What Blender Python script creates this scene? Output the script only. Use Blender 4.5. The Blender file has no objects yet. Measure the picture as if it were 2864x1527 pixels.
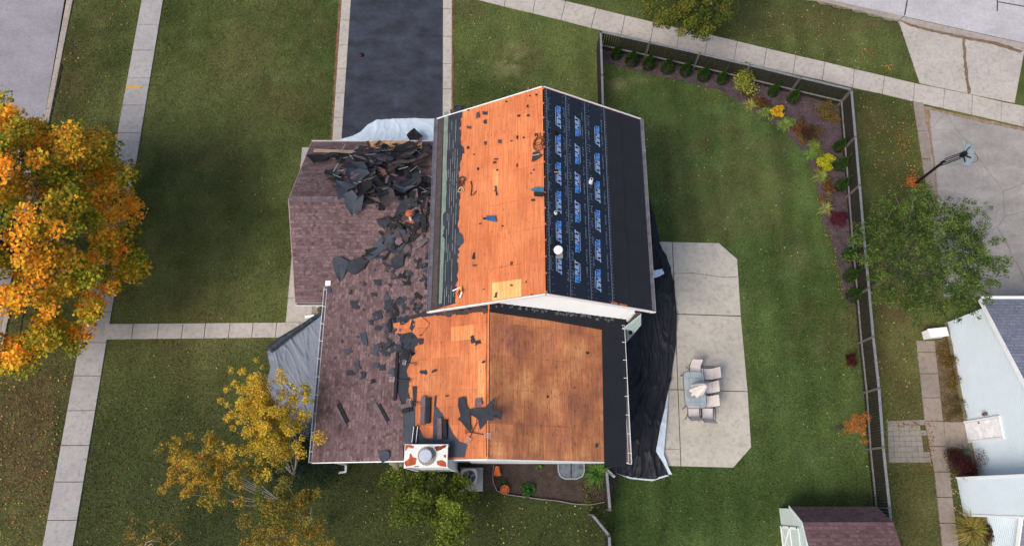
import bpy, bmesh, math, random
import numpy as np
from mathutils import Vector, Matrix, noise
from mathutils.bvhtree import BVHTree
R = math.radians
random.seed(7)
NR = np.random.default_rng(11)
C = bpy.context.scene.collection
SC = bpy.context.scene

# ------------------------------------------------------------------ camera
TH = R(18.0); H = 30.0; F = 1925.0; CX, CY = 1432.0, 763.5
cd = bpy.data.cameras.new('camera'); cam = bpy.data.objects.new('camera', cd); C.objects.link(cam)
cam.location = (0, 0, H); cam.rotation_euler = (TH, 0, 0)
cd.sensor_width = 36; cd.lens = F / 2864 * 36; cd.clip_end = 1000; cd.clip_start = .1
SC.camera = cam
# ------------------------------------------------------------------ light: bright overcast, soft sun from the lower left
SUN_EL, SUN_AZ = R(48), R(232)          # azimuth measured clockwise from +Y
w = bpy.data.worlds.new('World'); SC.world = w; w.use_nodes = True
nt = w.node_tree; nt.nodes.clear()
sky = nt.nodes.new('ShaderNodeTexSky'); sky.sky_type = 'NISHITA'; sky.sun_disc = False
sky.sun_elevation = SUN_EL; sky.sun_rotation = SUN_AZ; sky.dust_density = 4.0; sky.ozone_density = 1.0; sky.air_density = 1.0
bg = nt.nodes.new('ShaderNodeBackground'); bg.inputs[1].default_value = .145
wo = nt.nodes.new('ShaderNodeOutputWorld')
nt.links.new(sky.outputs[0], bg.inputs[0]); nt.links.new(bg.outputs[0], wo.inputs[0])
sd = bpy.data.lights.new('sun', 'SUN'); sd.energy = 1.5; sd.angle = R(28); sd.color = (1, .95, .88)
so = bpy.data.objects.new('sun', sd); C.objects.link(so)
dv = Vector((math.sin(SUN_AZ) * math.cos(SUN_EL), math.cos(SUN_AZ) * math.cos(SUN_EL), math.sin(SUN_EL)))
so.rotation_euler = dv.to_track_quat('Z', 'Y').to_euler(); so.location = dv * 60
SC.view_settings.view_transform = 'Standard'; SC.view_settings.look = 'None'
SC.view_settings.exposure = .42; SC.view_settings.gamma = 1

# ------------------------------------------------------------------ pixel <-> world (measured on the photograph)
def ray(px, py):
    u = (px - CX) / F; v = (CY - py) / F
    return Vector((u, math.sin(TH) + v * math.cos(TH), -math.cos(TH) + v * math.sin(TH)))
def U(px, py, z=0.0):
    d = ray(px, py); t = (z - H) / d.z
    return Vector((d.x * t, d.y * t, z))
def UY(px, py, Y):
    d = ray(px, py); t = Y / d.y
    return Vector((d.x * t, Y, H + d.z * t))
def UXp(px, py, X):
    d = ray(px, py); t = X / d.x
    return Vector((X, d.y * t, H + d.z * t))
def proj(x, y, z=0):
    h = H - z
    D = h * math.cos(TH) + y * math.sin(TH)
    return CX + F * x / D, CY - F * (y * math.cos(TH) - h * math.sin(TH)) / D
def OLD(x, y, z):
    # positions first measured with a 16.5 degree tilt, carried over to the final camera tilt
    th = R(16.5); h = H - z; D = h * math.cos(th) + y * math.sin(th)
    return U(CX + F * x / D, CY - F * (y * math.cos(th) - h * math.sin(th)) / D, z)
def UL(pts, z=0.0): return [U(a, b, z) for a, b in pts]

# ------------------------------------------------------------------ materials
def lin(h):
    h = h.lstrip('#'); o = []
    for i in (0, 2, 4):
        c = int(h[i:i + 2], 16) / 255
        o.append(c / 12.92 if c <= .04045 else ((c + .055) / 1.055) ** 2.4)
    return tuple(o)
def nodes(name):
    m = bpy.data.materials.new(name); m.use_nodes = True; t = m.node_tree; t.nodes.clear()
    out = t.nodes.new('ShaderNodeOutputMaterial'); b = t.nodes.new('ShaderNodeBsdfPrincipled')
    t.links.new(b.outputs[0], out.inputs[0]); b.inputs['Specular IOR Level'].default_value = .3
    return m, t, b
def tex(t, kind, coord='Object', scale=1.0, stretch=(1, 1, 1), rot=(0, 0, 0), **kw):
    tc = t.nodes.new('ShaderNodeTexCoord'); mp = t.nodes.new('ShaderNodeMapping')
    mp.inputs['Scale'].default_value = stretch; mp.inputs['Rotation'].default_value = rot
    t.links.new(tc.outputs[coord], mp.inputs[0])
    n = t.nodes.new(kind)
    if 'Scale' in n.inputs: n.inputs['Scale'].default_value = scale
    for k, v in kw.items(): n.inputs[k].default_value = v
    t.links.new(mp.outputs[0], n.inputs['Vector']); return n
def ramp(t, src, stops):
    r = t.nodes.new('ShaderNodeValToRGB'); e = r.color_ramp.elements
    while len(e) > 1: e.remove(e[0])
    e[0].position = stops[0][0]; e[0].color = (*stops[0][1], 1) if len(stops[0][1]) == 3 else stops[0][1]
    for p, c in stops[1:]:
        x = e.new(p); x.color = (*c, 1)
    t.links.new(src, r.inputs[0]); return r.outputs[0]
def mixc(t, fac, a, b, mode='MIX'):
    n = t.nodes.new('ShaderNodeMix'); n.data_type = 'RGBA'; n.blend_type = mode
    for s, i in ((fac, 0), (a, 6), (b, 7)):
        if hasattr(s, 'is_output'): t.links.new(s, n.inputs[i])
        elif i == 0: n.inputs[0].default_value = s
        else: n.inputs[i].default_value = (*s, 1)
    return n.outputs[2]
def bump(t, b, src, strength=.3, dist=.02):
    n = t.nodes.new('ShaderNodeBump'); n.inputs['Strength'].default_value = strength; n.inputs['Distance'].default_value = dist
    t.links.new(src, n.inputs['Height']); t.links.new(n.outputs[0], b.inputs['Normal'])
def sc3(c, k): return tuple(min(1, x * k) for x in c)
_MC = {}
def M(name, col, rough=.8, amt=.25, scale=3.0, fine=40.0, fa=.15, metal=0, coord='Object', stretch=(1, 1, 1), bmp=.2, alpha=1):
    """plain surface with two octaves of blotch"""
    if name in _MC: return _MC[name]
    if isinstance(col, str): col = lin(col)
    m, t, b = nodes(name)
    n1 = tex(t, 'ShaderNodeTexNoise', coord, scale, stretch, Detail=5.0, Roughness=.6)
    n2 = tex(t, 'ShaderNodeTexNoise', coord, fine, stretch, Detail=3.0)
    a = ramp(t, n1.outputs[0], [(.3, sc3(col, 1 - amt)), (.7, sc3(col, 1 + amt))])
    g = ramp(t, n2.outputs[0], [(.3, (1 - fa,) * 3), (.7, (1 + fa,) * 3)])
    c = mixc(t, 1.0, a, g, 'MULTIPLY')
    t.links.new(c, b.inputs['Base Color']); b.inputs['Roughness'].default_value = rough; b.inputs['Metallic'].default_value = metal
    if bmp: bump(t, b, n2.outputs[0], bmp, .01)
    if alpha < 1: b.inputs['Alpha'].default_value = alpha
    _MC[name] = m; return m
def concrete(name, col, stain=.3, spots='#6f6a66'):
    col = lin(col); m, t, b = nodes(name)
    n1 = tex(t, 'ShaderNodeTexNoise', 'Object', .55, Detail=6.0, Roughness=.65)
    n2 = tex(t, 'ShaderNodeTexNoise', 'Object', 5.0, Detail=6.0, Roughness=.7)
    n3 = tex(t, 'ShaderNodeTexNoise', 'Object', 45.0, Detail=3.0)
    a = ramp(t, n1.outputs[0], [(.3, sc3(col, 1 - stain * .7)), (.55, col), (.75, sc3(col, 1 + stain * .35))])
    s = ramp(t, n2.outputs[0], [(.3, (.72, .71, .70)), (.5, (.96, .96, .96)), (.75, (1.06, 1.05, 1.02))])
    f = ramp(t, n3.outputs[0], [(.3, (.86,) * 3), (.7, (1.1,) * 3)])
    c = mixc(t, 1.0, mixc(t, 1.0, a, s, 'MULTIPLY'), f, 'MULTIPLY')
    n4 = tex(t, 'ShaderNodeTexNoise', 'Object', 1.7, Detail=8.0, Roughness=.8)
    k = ramp(t, n4.outputs[0], [(.57, (0, 0, 0)), (.74, (.6,) * 3)])
    c = mixc(t, k, c, lin(spots))
    t.links.new(c, b.inputs['Base Color']); b.inputs['Roughness'].default_value = .9
    bump(t, b, n3.outputs[0], .25, .01); return m
CONC = concrete('sidewalk_concrete', '#b3aba2', .22)
CONC_DK = concrete('grey_sidewalk_concrete', '#a29e9c', .22)
PATIO = concrete('patio_concrete', '#b5afa3', .24, '#857f76')
NWALK = concrete('old_walk_concrete', '#8f8379', .35)
CURB = concrete('curb_concrete', '#a39a90', .3, '#8a5a3c')
def asphalt(name, col, light, s=1.2, crack=False):
    m, t, b = nodes(name)
    n1 = tex(t, 'ShaderNodeTexNoise', 'Object', s * .5, (1, 1.6, 1), Detail=7.0, Roughness=.62)
    n2 = tex(t, 'ShaderNodeTexNoise', 'Object', 60.0, Detail=2.0)
    n0 = tex(t, 'ShaderNodeTexNoise', 'Object', 6.0, Detail=5.0, Roughness=.7)
    a = ramp(t, n1.outputs[0], [(.35, lin(col)), (.7, lin(light))])
    g = ramp(t, n2.outputs[0], [(.3, (.72,) * 3), (.7, (1.22,) * 3)])
    g0 = ramp(t, n0.outputs[0], [(.3, (.86,) * 3), (.7, (1.1,) * 3)])
    c = mixc(t, 1.0, mixc(t, 1.0, a, g, 'MULTIPLY'), g0, 'MULTIPLY')
    if crack:
        v = tex(t, 'ShaderNodeTexVoronoi', 'Object', .2); v.feature = 'DISTANCE_TO_EDGE'
        nn = tex(t, 'ShaderNodeTexNoise', 'Object', 2.5, Detail=4.0)
        mv = mixc(t, .12, v.inputs['Vector'].links[0].from_socket, nn.outputs[1]); t.links.new(mv, v.inputs['Vector'])
        k = ramp(t, v.outputs[0], [(.0, (.5,) * 3), (.004, (0, 0, 0))])
        c = mixc(t, k, c, lin('#4b423e'))
    t.links.new(c, b.inputs['Base Color']); b.inputs['Roughness'].default_value = .85
    bump(t, b, n2.outputs[0], .3, .01); return m
DRIVE = asphalt('sealed_asphalt', '#282a32', '#414552', 1.6)
ROADL = asphalt('street_asphalt', '#838084', '#96939a', .8)
ROADR = asphalt('pale_street_asphalt', '#a7a3a6', '#bcb8ba', .8)
NDRIVE = asphalt('worn_asphalt', '#88837f', '#a29c95', 1.4, True)

def shingle(name, pal, bw=.33, bh=.143):
    m, t, b = nodes(name)
    def brick(w_, h_, off, c1, c2, bias=0):
        n = tex(t, 'ShaderNodeTexBrick', 'UV', 1.0)
        n.inputs['Brick Width'].default_value = w_; n.inputs['Row Height'].default_value = h_
        n.inputs['Mortar Size'].default_value = .014; n.inputs['Mortar Smooth'].default_value = .3
        n.inputs['Bias'].default_value = bias; n.offset = off; n.squash = 1
        n.inputs['Color1'].default_value = (*c1, 1); n.inputs['Color2'].default_value = (*c2, 1)
        n.inputs['Mortar'].default_value = (*sc3(c1, .5), 1); return n
    a, b_, c_, d_ = [lin(x) for x in pal]
    n1 = brick(bw, bh, .37, a, b_); n2 = brick(bw * .55, bh, .61, c_, d_, .1)
    cell = tex(t, 'ShaderNodeTexNoise', 'UV', 5.0, (1, 2.2, 1), Detail=3.0, Roughness=.7)
    k = ramp(t, cell.outputs[0], [(.46, (0,) * 3), (.54, (1,) * 3)])
    c = mixc(t, k, n1.outputs[0], n2.outputs[0])
    big = tex(t, 'ShaderNodeTexNoise', 'UV', .5, Detail=4.0)
    c = mixc(t, 1.0, c, ramp(t, big.outputs[0], [(.3, (.85,) * 3), (.7, (1.15,) * 3)]), 'MULTIPLY')
    g = tex(t, 'ShaderNodeTexNoise', 'UV', 90.0, Detail=2.0)
    c = mixc(t, 1.0, c, ramp(t, g.outputs[0], [(.3, (.8,) * 3), (.7, (1.18,) * 3)]), 'MULTIPLY')
    t.links.new(c, b.inputs['Base Color']); b.inputs['Roughness'].default_value = .95
    bump(t, b, n1.outputs['Fac'], -.5, .02); return m
SHING = shingle('brown_shingles', ['#806869', '#554144', '#796460', '#4b3a3d'], .26, .15)
SHING_N = shingle('grey_blue_shingles', ['#7f8491', '#737885', '#878b98', '#6b707d'])
SHING_S = shingle('shed_brown_shingles', ['#765b5d', '#5d4649', '#7a615f', '#553f43'])

def plywood(name, base, dark, light, stain, amount=.5, sheet=True, bt=1.0, bs=.5):
    base, dark, light, stain = [lin(x) for x in (base, dark, light, stain)]
    m, t, b = nodes(name)
    g = tex(t, 'ShaderNodeTexNoise', 'UV', 5.0, (.16, 3.4, 1), Detail=6.0, Roughness=.7, Distortion=.3)   # grain
    blot = tex(t, 'ShaderNodeTexNoise', 'UV', bs, (1, 1.3, 1), Detail=6.0, Roughness=.65)
    c = ramp(t, blot.outputs[0], [(.30, dark), (.5, base), (.72, light)])
    c = mixc(t, 1.0, c, ramp(t, g.outputs[0], [(.32, (.68, .62, .6)), (.6, (1.08,) * 3)]), 'MULTIPLY')
    if sheet:
        br = tex(t, 'ShaderNodeTexBrick', 'UV', 1.0); br.offset = .5
        br.inputs['Brick Width'].default_value = 2.44; br.inputs['Row Height'].default_value = 1.22
        br.inputs['Mortar Size'].default_value = .006; d_ = .12 * bt; br.inputs['Color1'].default_value = (1 - d_, 1 - d_ * 1.1, 1 - d_ * 1.15, 1)
        br.inputs['Color2'].default_value = (1 + d_, 1 + d_, 1 + d_, 1); br.inputs['Mortar'].default_value = (.6, .52, .48, 1)
        c = mixc(t, .8, c, mixc(t, 1.0, c, br.outputs[0], 'MULTIPLY'))
        b3 = tex(t, 'ShaderNodeTexBrick', 'UV', 1.0, (1, 1, 1)); b3.offset = .5; b3.inputs['Brick Width'].default_value = 1.22; b3.inputs['Row Height'].default_value = 2.44
        b3.inputs['Mortar Size'].default_value = .022; b3.inputs['Mortar Smooth'].default_value = .6; jn = tex(t, 'ShaderNodeTexNoise', 'UV', 5.0, (1, 1, 1), Detail=6.0, Roughness=.8)
        mm_ = t.nodes.new('ShaderNodeMath'); mm_.operation = 'MULTIPLY'; t.links.new(b3.outputs['Fac'], mm_.inputs[0]); t.links.new(ramp(t, jn.outputs[0], [(.47, (0, 0, 0)), (.66, (.6,) * 3)]), mm_.inputs[1])
        c = mixc(t, mm_.outputs[0], c, stain)
    b2 = tex(t, 'ShaderNodeTexBrick', 'UV', 1.0); b2.offset = .37
    b2.inputs['Brick Width'].default_value = 1.3; b2.inputs['Row Height'].default_value = .405; b2.inputs['Mortar Size'].default_value = 0
    b2.inputs['Color1'].default_value = (1 - .1 * bt, 1 - .12 * bt, 1 - .12 * bt, 1); b2.inputs['Color2'].default_value = (1 + .1 * bt, 1 + .11 * bt, 1 + .1 * bt, 1)
    c = mixc(t, .7, c, mixc(t, 1.0, c, b2.outputs[0], 'MULTIPLY'))
    s1 = tex(t, 'ShaderNodeTexNoise', 'UV', 6.0, (.6, 1.9, 1), Detail=5.0, Roughness=.75)   # dark streaks and nail stains
    k = ramp(t, s1.outputs[0], [(.56, (0, 0, 0)), (.70, (amount,) * 3)])
    c = mixc(t, k, c, stain)
    v = tex(t, 'ShaderNodeTexVoronoi', 'UV', 3.6, (.75, 2.2, 1)); k2 = ramp(t, v.outputs[0], [(.06, (.85,) * 3), (.19, (0, 0, 0))])
    vn_ = tex(t, 'ShaderNodeTexNoise', 'UV', 1.3, Detail=5.0, Roughness=.7); m2 = t.nodes.new('ShaderNodeMath'); m2.operation = 'MULTIPLY'
    t.links.new(k2, m2.inputs[0]); t.links.new(ramp(t, vn_.outputs[0], [(.42, (.1,) * 3), (.6, (1, 1, 1))]), m2.inputs[1])
    c = mixc(t, m2.outputs[0], c, sc3(stain, .8))
    s2 = tex(t, 'ShaderNodeTexNoise', 'UV', 2.2, (.45, 2.6, 1), Detail=7.0, Roughness=.7)
    c = mixc(t, ramp(t, s2.outputs[0], [(.57, (0, 0, 0)), (.72, (amount * .6,) * 3)]), c, stain)
    t.links.new(c, b.inputs['Base Color']); b.inputs['Roughness'].default_value = .75
    bump(t, b, g.outputs[0], .1, .01); return m
PLY = plywood('orange_stained_plywood', '#ca774a', '#bc693d', '#d48857', '#7d3c24', .55, bt=1.0)
PLY2 = plywood('bright_stained_plywood', '#c57548', '#ac6240', '#d48c5c', '#683426', .75, bt=1.4)
PLY3 = plywood('weathered_plywood', '#c07c52', '#8f5c4c', '#e6a870', '#4c302a', .95, bt=1.7, bs=.55)
PLYNEW = plywood('fresh_plywood', '#edae6c', '#e39c58', '#f2bd80', '#b07a46', .2, False)
PLYMID = plywood('paler_orange_plywood', '#d99059', '#cf8450', '#e2a06c', '#8a4a2c', .5, False)
TAN = M('pale_lumber', '#d6ae7e', .8, .12, 2, 30, .1)

FELT = M('printed_underlayment', '#1b212e', .45, .18, 1.2, 30, .15)
MEMB = M('granular_membrane', '#23252b', .85, .12, 1.5, 70, .4)
OLDFELT = M('old_black_felt', '#2e3138', .85, .25, 1.6, 30, .22)
OLDFELT2 = M('bluish_felt_underside', '#3a404a', .8, .2, 2.0, 40, .2)
BLACKS = M('torn_shingle_black', '#1f1f22', .85, .35, 4, 50, .35)
BROWNS = M('torn_shingle_brown', '#463c3b', .9, .3, 4, 60, .35)
BROWNS2 = M('torn_shingle_light_brown', '#65565a', .9, .3, 4, 60, .35)
WHITE = M('white_paint', '#e4e5e6', .5, .04, 2, 20, .03, bmp=.05)
SIDE = M('white_siding_paint', '#e0e2e2', .55, .03, 1, 20, .03, bmp=.05)
GREENSIDE = M('pale_green_siding', '#b9c7c2', .6, .06, 1.2, 20, .05, bmp=.05)
GUT = M('weathered_gutter', '#5c5960', .6, .3, 3, 25, .3)
GRWOOD = M('weathered_grey_wood', '#74767a', .85, .2, 5, 40, .2); POSTW = M('weathered_post_wood', '#5c5854', .85, .2, 5, 40, .2); RAILW = M('weathered_rail_wood', '#706e6c', .85, .25, 5, 40, .25)
PICK = M('dark_fence_board', '#29241f', .9, .35, 6, 40, .3)
BLACKM = M('black_metal', '#1b1a1c', .5, .2, 5, 40, .1)
DARKHOLE = M('open_dark_gap', '#120d0c', .95, .1, 5, 40, .1)
GLASSW = None
MULCH = M('purple_brown_mulch', '#4a3d41', .95, .35, 2.5, 34, .8)
SOIL = M('dark_garden_soil', '#3d322c', .95, .35, 3, 30, .5)
GRAVEL = M('pebble_bed', '#857a70', .95, .3, 6, 26, .7)
PAVER = None
BARK = M('grey_brown_bark', '#6d6459', .9, .3, 8, 40, .3)
BIRCH = M('pale_bark', '#a59c8e', .85, .25, 8, 40, .2)
TERRA = M('terracotta', '#b8653a', .8, .15, 6, 40, .1)

def tinted(name, rough=.8, trans=.25, spec=.2):
    m, t, b = nodes(name)
    a = t.nodes.new('ShaderNodeAttribute'); a.attribute_name = 'Col'
    n = tex(t, 'ShaderNodeTexNoise', 'Object', 30.0, Detail=2.0)
    c = mixc(t, 1.0, a.outputs[0], ramp(t, n.outputs[0], [(.3, (.85,) * 3), (.7, (1.15,) * 3)]), 'MULTIPLY')
    t.links.new(c, b.inputs['Base Color']); b.inputs['Roughness'].default_value = rough; b.inputs['Specular IOR Level'].default_value = spec
    if trans:
        tr = t.nodes.new('ShaderNodeBsdfTranslucent'); mx = t.nodes.new('ShaderNodeMixShader'); mx.inputs[0].default_value = trans
        t.links.new(c, tr.inputs[0]); t.links.new(b.outputs[0], mx.inputs[1]); t.links.new(tr.outputs[0], mx.inputs[2])
        t.links.new(mx.outputs[0], t.nodes['Material Output'].inputs[0])
    return m
LEAFM = tinted('leaf', .7, .3)
GRASSM = tinted('grass_blade', .9, .25, .1)
def turfmat():
    m, t, b = nodes('turf')
    a = t.nodes.new('ShaderNodeAttribute'); a.attribute_name = 'Col'
    n = tex(t, 'ShaderNodeTexNoise', 'Object', 14.0, Detail=5.0, Roughness=.75)
    n2 = tex(t, 'ShaderNodeTexNoise', 'Object', 55.0, Detail=2.0, Roughness=.7)
    c = mixc(t, 1.0, a.outputs[0], ramp(t, n.outputs[0], [(.3, (.62, .66, .62)), (.7, (1.35, 1.3, 1.3))]), 'MULTIPLY')
    c = mixc(t, 1.0, c, ramp(t, n2.outputs[0], [(.3, (.6,) * 3), (.7, (1.4,) * 3)]), 'MULTIPLY')
    t.links.new(c, b.inputs['Base Color']); b.inputs['Roughness'].default_value = .95; b.inputs['Specular IOR Level'].default_value = .1
    bump(t, b, n.outputs[0], .6, .04); return m
TURF = turfmat()

# ------------------------------------------------------------------ object helpers
def tag(o, label=None, cat=None, group=None, kind=None):
    if label: o['label'] = label
    if cat: o['category'] = cat
    if group: o['group'] = group
    if kind: o['kind'] = kind
    return o
WL = {}
def thing(name, loc, label, cat, group=None, rz=0):
    o = bpy.data.objects.new(name, None); C.objects.link(o); o.location = loc; o.rotation_euler = (0, 0, rz)
    o.empty_display_size = .2; WL[o.name] = Vector(loc); return tag(o, label, cat, group)
def mk(name, verts, faces, mat, parent=None, world=True, uv=None, smooth=False, cols=None):
    off = Vector((0, 0, 0))
    if parent is not None and world: off = WL.get(parent.name, off)
    me = bpy.data.meshes.new(name)
    me.from_pydata([tuple(Vector(v) - off) for v in verts], [], faces)
    if uv:
        l = me.uv_layers.new(name='UVMap')
        for p in me.polygons:
            for li, vi in zip(p.loop_indices, p.vertices): l.data[li].uv = uv[vi]
    me.materials.append(mat)
    if smooth:
        for p in me.polygons: p.use_smooth = True
    o = bpy.data.objects.new(name, me); C.objects.link(o)
    if parent is not None:
        o.parent = parent; WL[o.name] = off
    return o
def struct(name, verts, faces, mat, **k):
    return tag(mk(name, verts, faces, mat, **k), kind='structure')
def copy_tree(o, parent=None):
    c = o.copy(); C.objects.link(c); c.parent = parent
    for ch in [x for x in KIDS.get(o.name, [])]: copy_tree(ch, c)
    return c
KIDS = {}
def kids(root):
    KIDS[root.name] = [o for o in bpy.data.objects if o.parent == root]
    for k in KIDS[root.name]: kids(k)

class MB:
    def __init__(s): s.v = []; s.f = []
    def box(s, c, d, rot=None):
        n = len(s.v); c = Vector(c)
        for x in (-.5, .5):
            for y in (-.5, .5):
                for z in (-.5, .5):
                    p = Vector((x * d[0], y * d[1], z * d[2]))
                    if rot is not None: p = rot @ p
                    s.v.append(c + p)
        s.f += [[n + i for i in q] for q in ((0, 1, 3, 2), (4, 6, 7, 5), (0, 4, 5, 1), (2, 3, 7, 6), (0, 2, 6, 4), (1, 5, 7, 3))]; return s
    def beam(s, a, b, w_, h_, up=Vector((0, 0, 1))):
        a = Vector(a); b = Vector(b); d = b - a; L = d.length; d.normalize()
        x = d.cross(up)
        if x.length < 1e-4: x = Vector((1, 0, 0))
        x.normalize(); z = x.cross(d)
        rot = Matrix((x, d, z)).transposed()
        return s.box((a + b) / 2, (w_, L, h_), rot)
    def tube(s, pts, rad, n=6, cap=True):
        pts = [Vector(p) for p in pts]; rad = rad if isinstance(rad, (list, tuple)) else [rad] * len(pts)
        rings = []; pu = None
        for i, p in enumerate(pts):
            d = (pts[min(i + 1, len(pts) - 1)] - pts[max(i - 1, 0)]).normalized()
            u = d.cross(Vector((.3, .9, .1))) if pu is None else pu - d * pu.dot(d)
            if u.length < 1e-5: u = d.orthogonal()
            u.normalize(); pu = u; w2 = d.cross(u)
            k = len(s.v); rings.append(k)
            for j in range(n):
                a = 2 * math.pi * j / n
                s.v.append(p + (u * math.cos(a) + w2 * math.sin(a)) * rad[i])
        for a, b in zip(rings, rings[1:]):
            for j in range(n): s.f.append([a + j, a + (j + 1) % n, b + (j + 1) % n, b + j])
        if cap: s.f.append([rings[0] + j for j in range(n)][::-1]); s.f.append([rings[-1] + j for j in range(n)])
        return s
    def lathe(s, c, prof, n=20, ax=None):
        c = Vector(c); k0 = len(s.v)
        for r, z in prof:
            for j in range(n):
                a = 2 * math.pi * j / n; p = Vector((r * math.cos(a), r * math.sin(a), z))
                if ax is not None: p = ax @ p
                s.v.append(c + p)
        for i in range(len(prof) - 1):
            for j in range(n):
                s.f.append([k0 + i * n + j, k0 + i * n + (j + 1) % n, k0 + (i + 1) * n + (j + 1) % n, k0 + (i + 1) * n + j])
        s.f.append([k0 + j for j in range(n)][::-1]); s.f.append([k0 + (len(prof) - 1) * n + j for j in range(n)]); return s
    def prism(s, pts, down):
        """planar polygon (list of Vectors) extruded by vector down"""
        k = len(s.v); n = len(pts)
        s.v += [Vector(p) for p in pts] + [Vector(p) + down for p in pts]
        s.f.append([k + i for i in range(n)]); s.f.append([k + n + i for i in range(n)][::-1])
        for i in range(n): s.f.append([k + i, k + n + i, k + n + (i + 1) % n, k + (i + 1) % n])
        return s
    def out(s, name, mat, parent=None, **k): return mk(name, s.v, s.f, mat, parent, **k)
def orient(pts):
    a = sum(pts[i].x * pts[(i + 1) % len(pts)].y - pts[(i + 1) % len(pts)].x * pts[i].y for i in range(len(pts)))
    return pts if a > 0 else pts[::-1]
def slab(name, pts, z1, z0, mat, st=True):
    pts = orient([Vector((p.x, p.y, z1)) for p in pts]); b = MB().prism(pts, Vector((0, 0, z0 - z1)))
    return struct(name, b.v, b.f, mat) if st else b
def subdiv(pts, n):
    o = []
    for i in range(len(pts)):
        a = Vector(pts[i]); b = Vector(pts[(i + 1) % len(pts)])
        o += [a.lerp(b, k / n) for k in range(n)]
    return o
def insetq(q, g):
    c = sum(q, Vector()) / len(q); return [c + (p - c) * (1 - g / max((p - c).length, .01)) for p in q]
def walk(name, A, B, mat, z=.035, gap=.012, wob=0):
    b = MB()
    for i in range(len(A) - 1):
        q = orient([A[i], A[i + 1], B[i + 1], B[i]])
        q = insetq(q, gap * 1.4); dz = random.uniform(-.004, .004)
        q = [Vector((p.x, p.y, z + dz)) for p in q]
        b.prism(q, Vector((0, 0, -.1)))
    return struct(name, b.v, b.f, mat)
def lerp_line(a, b, ys, key=1):
    out = []
    for y in ys:
        t_ = (y - a[key]) / (b[key] - a[key])
        out.append((a[0] + (b[0] - a[0]) * t_, a[1] + (b[1] - a[1]) * t_))
    return out

# ------------------------------------------------------------------ ground outlines, in photograph pixels
P_ROADL = [(208, -40), (144, 300), (-150, 1727), (-900, 1727), (-700, -40)]
P_WALKL = [(404, -40), (464, -40), (205, 1527), (170, 1750), (80, 1750), (120, 1527)]
P_WALKF = [(296, 906), (930, 901), (930, 944), (280, 950)]
P_WALKG = [(845, 413), (910, 413), (870, 902), (799, 902)]
P_DRIVE = [(956, -60), (1264, -60), (1263, 420), (928, 420)]
up_line = [(1180, -92), (1400, -38), (1560, 0), (1749, 44), (2064, 118), (2557, 234), (2864, 298), (3000, 328)]
lo_line = [(1180, -39), (1337, 0), (1500, 42), (1676, 86), (2064, 175), (2384, 248), (2553, 285), (2864, 356), (3000, 388)]
P_WALKD = up_line + lo_line[::-1]
P_ROADR = [(2100, -45), (2276, 0), (2512, 59), (2864, 138), (3100, 190), (3100, -220), (2100, -220)]
P_APRON = [(2512, 59), (2571, 237), (2839, 292), (2861, 160), (2866, 138)]
P_NDRV = [(2553, 287), (2567, 380), (2589, 520), (2604, 640), (2622, 800), (3060, 820), (3060, 400), (2864, 356)]
P_NWALK = [(2561, 953), (2613, 953), (2637, 1177), (2668, 1430), (2690, 1600), (2642, 1600), (2609, 1293), (2585, 1177)]
P_LAND = [(2637, 1180), (2699, 1180), (2712, 1255), (2646, 1255)]
P_PAVE = [(2481, 1177), (2585, 1173), (2604, 1293), (2485, 1293)]
P_PATIO = [(1790, 674), (1856, 676), (2010, 680), (2061, 726), (2082, 1050), (2100, 1250), (2050, 1307), (1875, 1303), (1800, 1300)]
P_MULCH = [(1688, 120), (1685, 173), (1745, 192), (1793, 201), (1849, 213), (1906, 228), (1963, 241), (2020, 256), (2058, 281), (2119, 322), (2191, 362),
           (2213, 392), (2250, 428), (2270, 473), (2284, 527), (2299, 621), (2317, 648), (2334, 701), (2351, 775), (2364, 845), (2400, 862),
           (2392, 700), (2378, 520), (2362, 380), (2350, 305), (2240, 262), (2098, 226), (1957, 193), (1817, 163)]
P_SOIL = [(1270, 1285), (1750, 1295), (1700, 1403), (1650, 1411), (1600, 1408), (1500, 1394), (1415, 1382), (1390, 1374), (1340, 1372), (1270, 1340)]
P_GRAV = [(846, 820), (930, 820), (930, 900), (843, 900)]
P_NBED = [(2613, 953), (2660, 940), (2702, 1182), (2639, 1182)]
P_HOUSE = [(905, 850), (905, 1280), (1735, 1288), (1735, 900), (1760, 420), (1240, 410), (890, 420), (890, 840)]
P_NHOUSE = [(2640, 805), (2661, 977), (2706, 1217), (2750, 1700), (3100, 1700), (3100, 790)]
P_TARPF = [(755, 975), (905, 893), (905, 1240), (800, 1160), (750, 1060)]
def inpoly(px, py, poly):
    ins = np.zeros(px.shape, bool); n = len(poly)
    for i in range(n):
        x1, y1 = poly[i]; x2, y2 = poly[(i + 1) % n]
        if y1 == y2: continue
        c = ((y1 > py) != (y2 > py)) & (px < (x2 - x1) * (py - y1) / (y2 - y1) + x1)
        ins ^= c
    return ins
# ---- value noise for turf colour
_g = NR.random((256, 256))
def vn(x, y, s, ox=0):
    x = x * s + ox; y = y * s + ox * 1.7
    xi = np.floor(x).astype(int); yi = np.floor(y).astype(int); fx = x - xi; fy = y - yi
    fx = fx * fx * (3 - 2 * fx); fy = fy * fy * (3 - 2 * fy)
    g = lambda a, b: _g[a % 256, b % 256]
    return (g(xi, yi) * (1 - fx) + g(xi + 1, yi) * fx) * (1 - fy) + (g(xi, yi + 1) * (1 - fx) + g(xi + 1, yi + 1) * fx) * fy
def projn(x, y):
    D = H * math.cos(TH) + y * math.sin(TH)
    return CX + F * x / D, CY - F * (y * math.cos(TH) - H * math.sin(TH)) / D
def blob(px, py, cx, cy, rx, ry): return np.exp(-(((px - cx) / rx) ** 2 + ((py - cy) / ry) ** 2))
P_YARD = [(1685, 100), (2385, 260), (2490, 1430), (2490, 1700), (1700, 1700), (1705, 1310), (1760, 400)]
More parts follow.
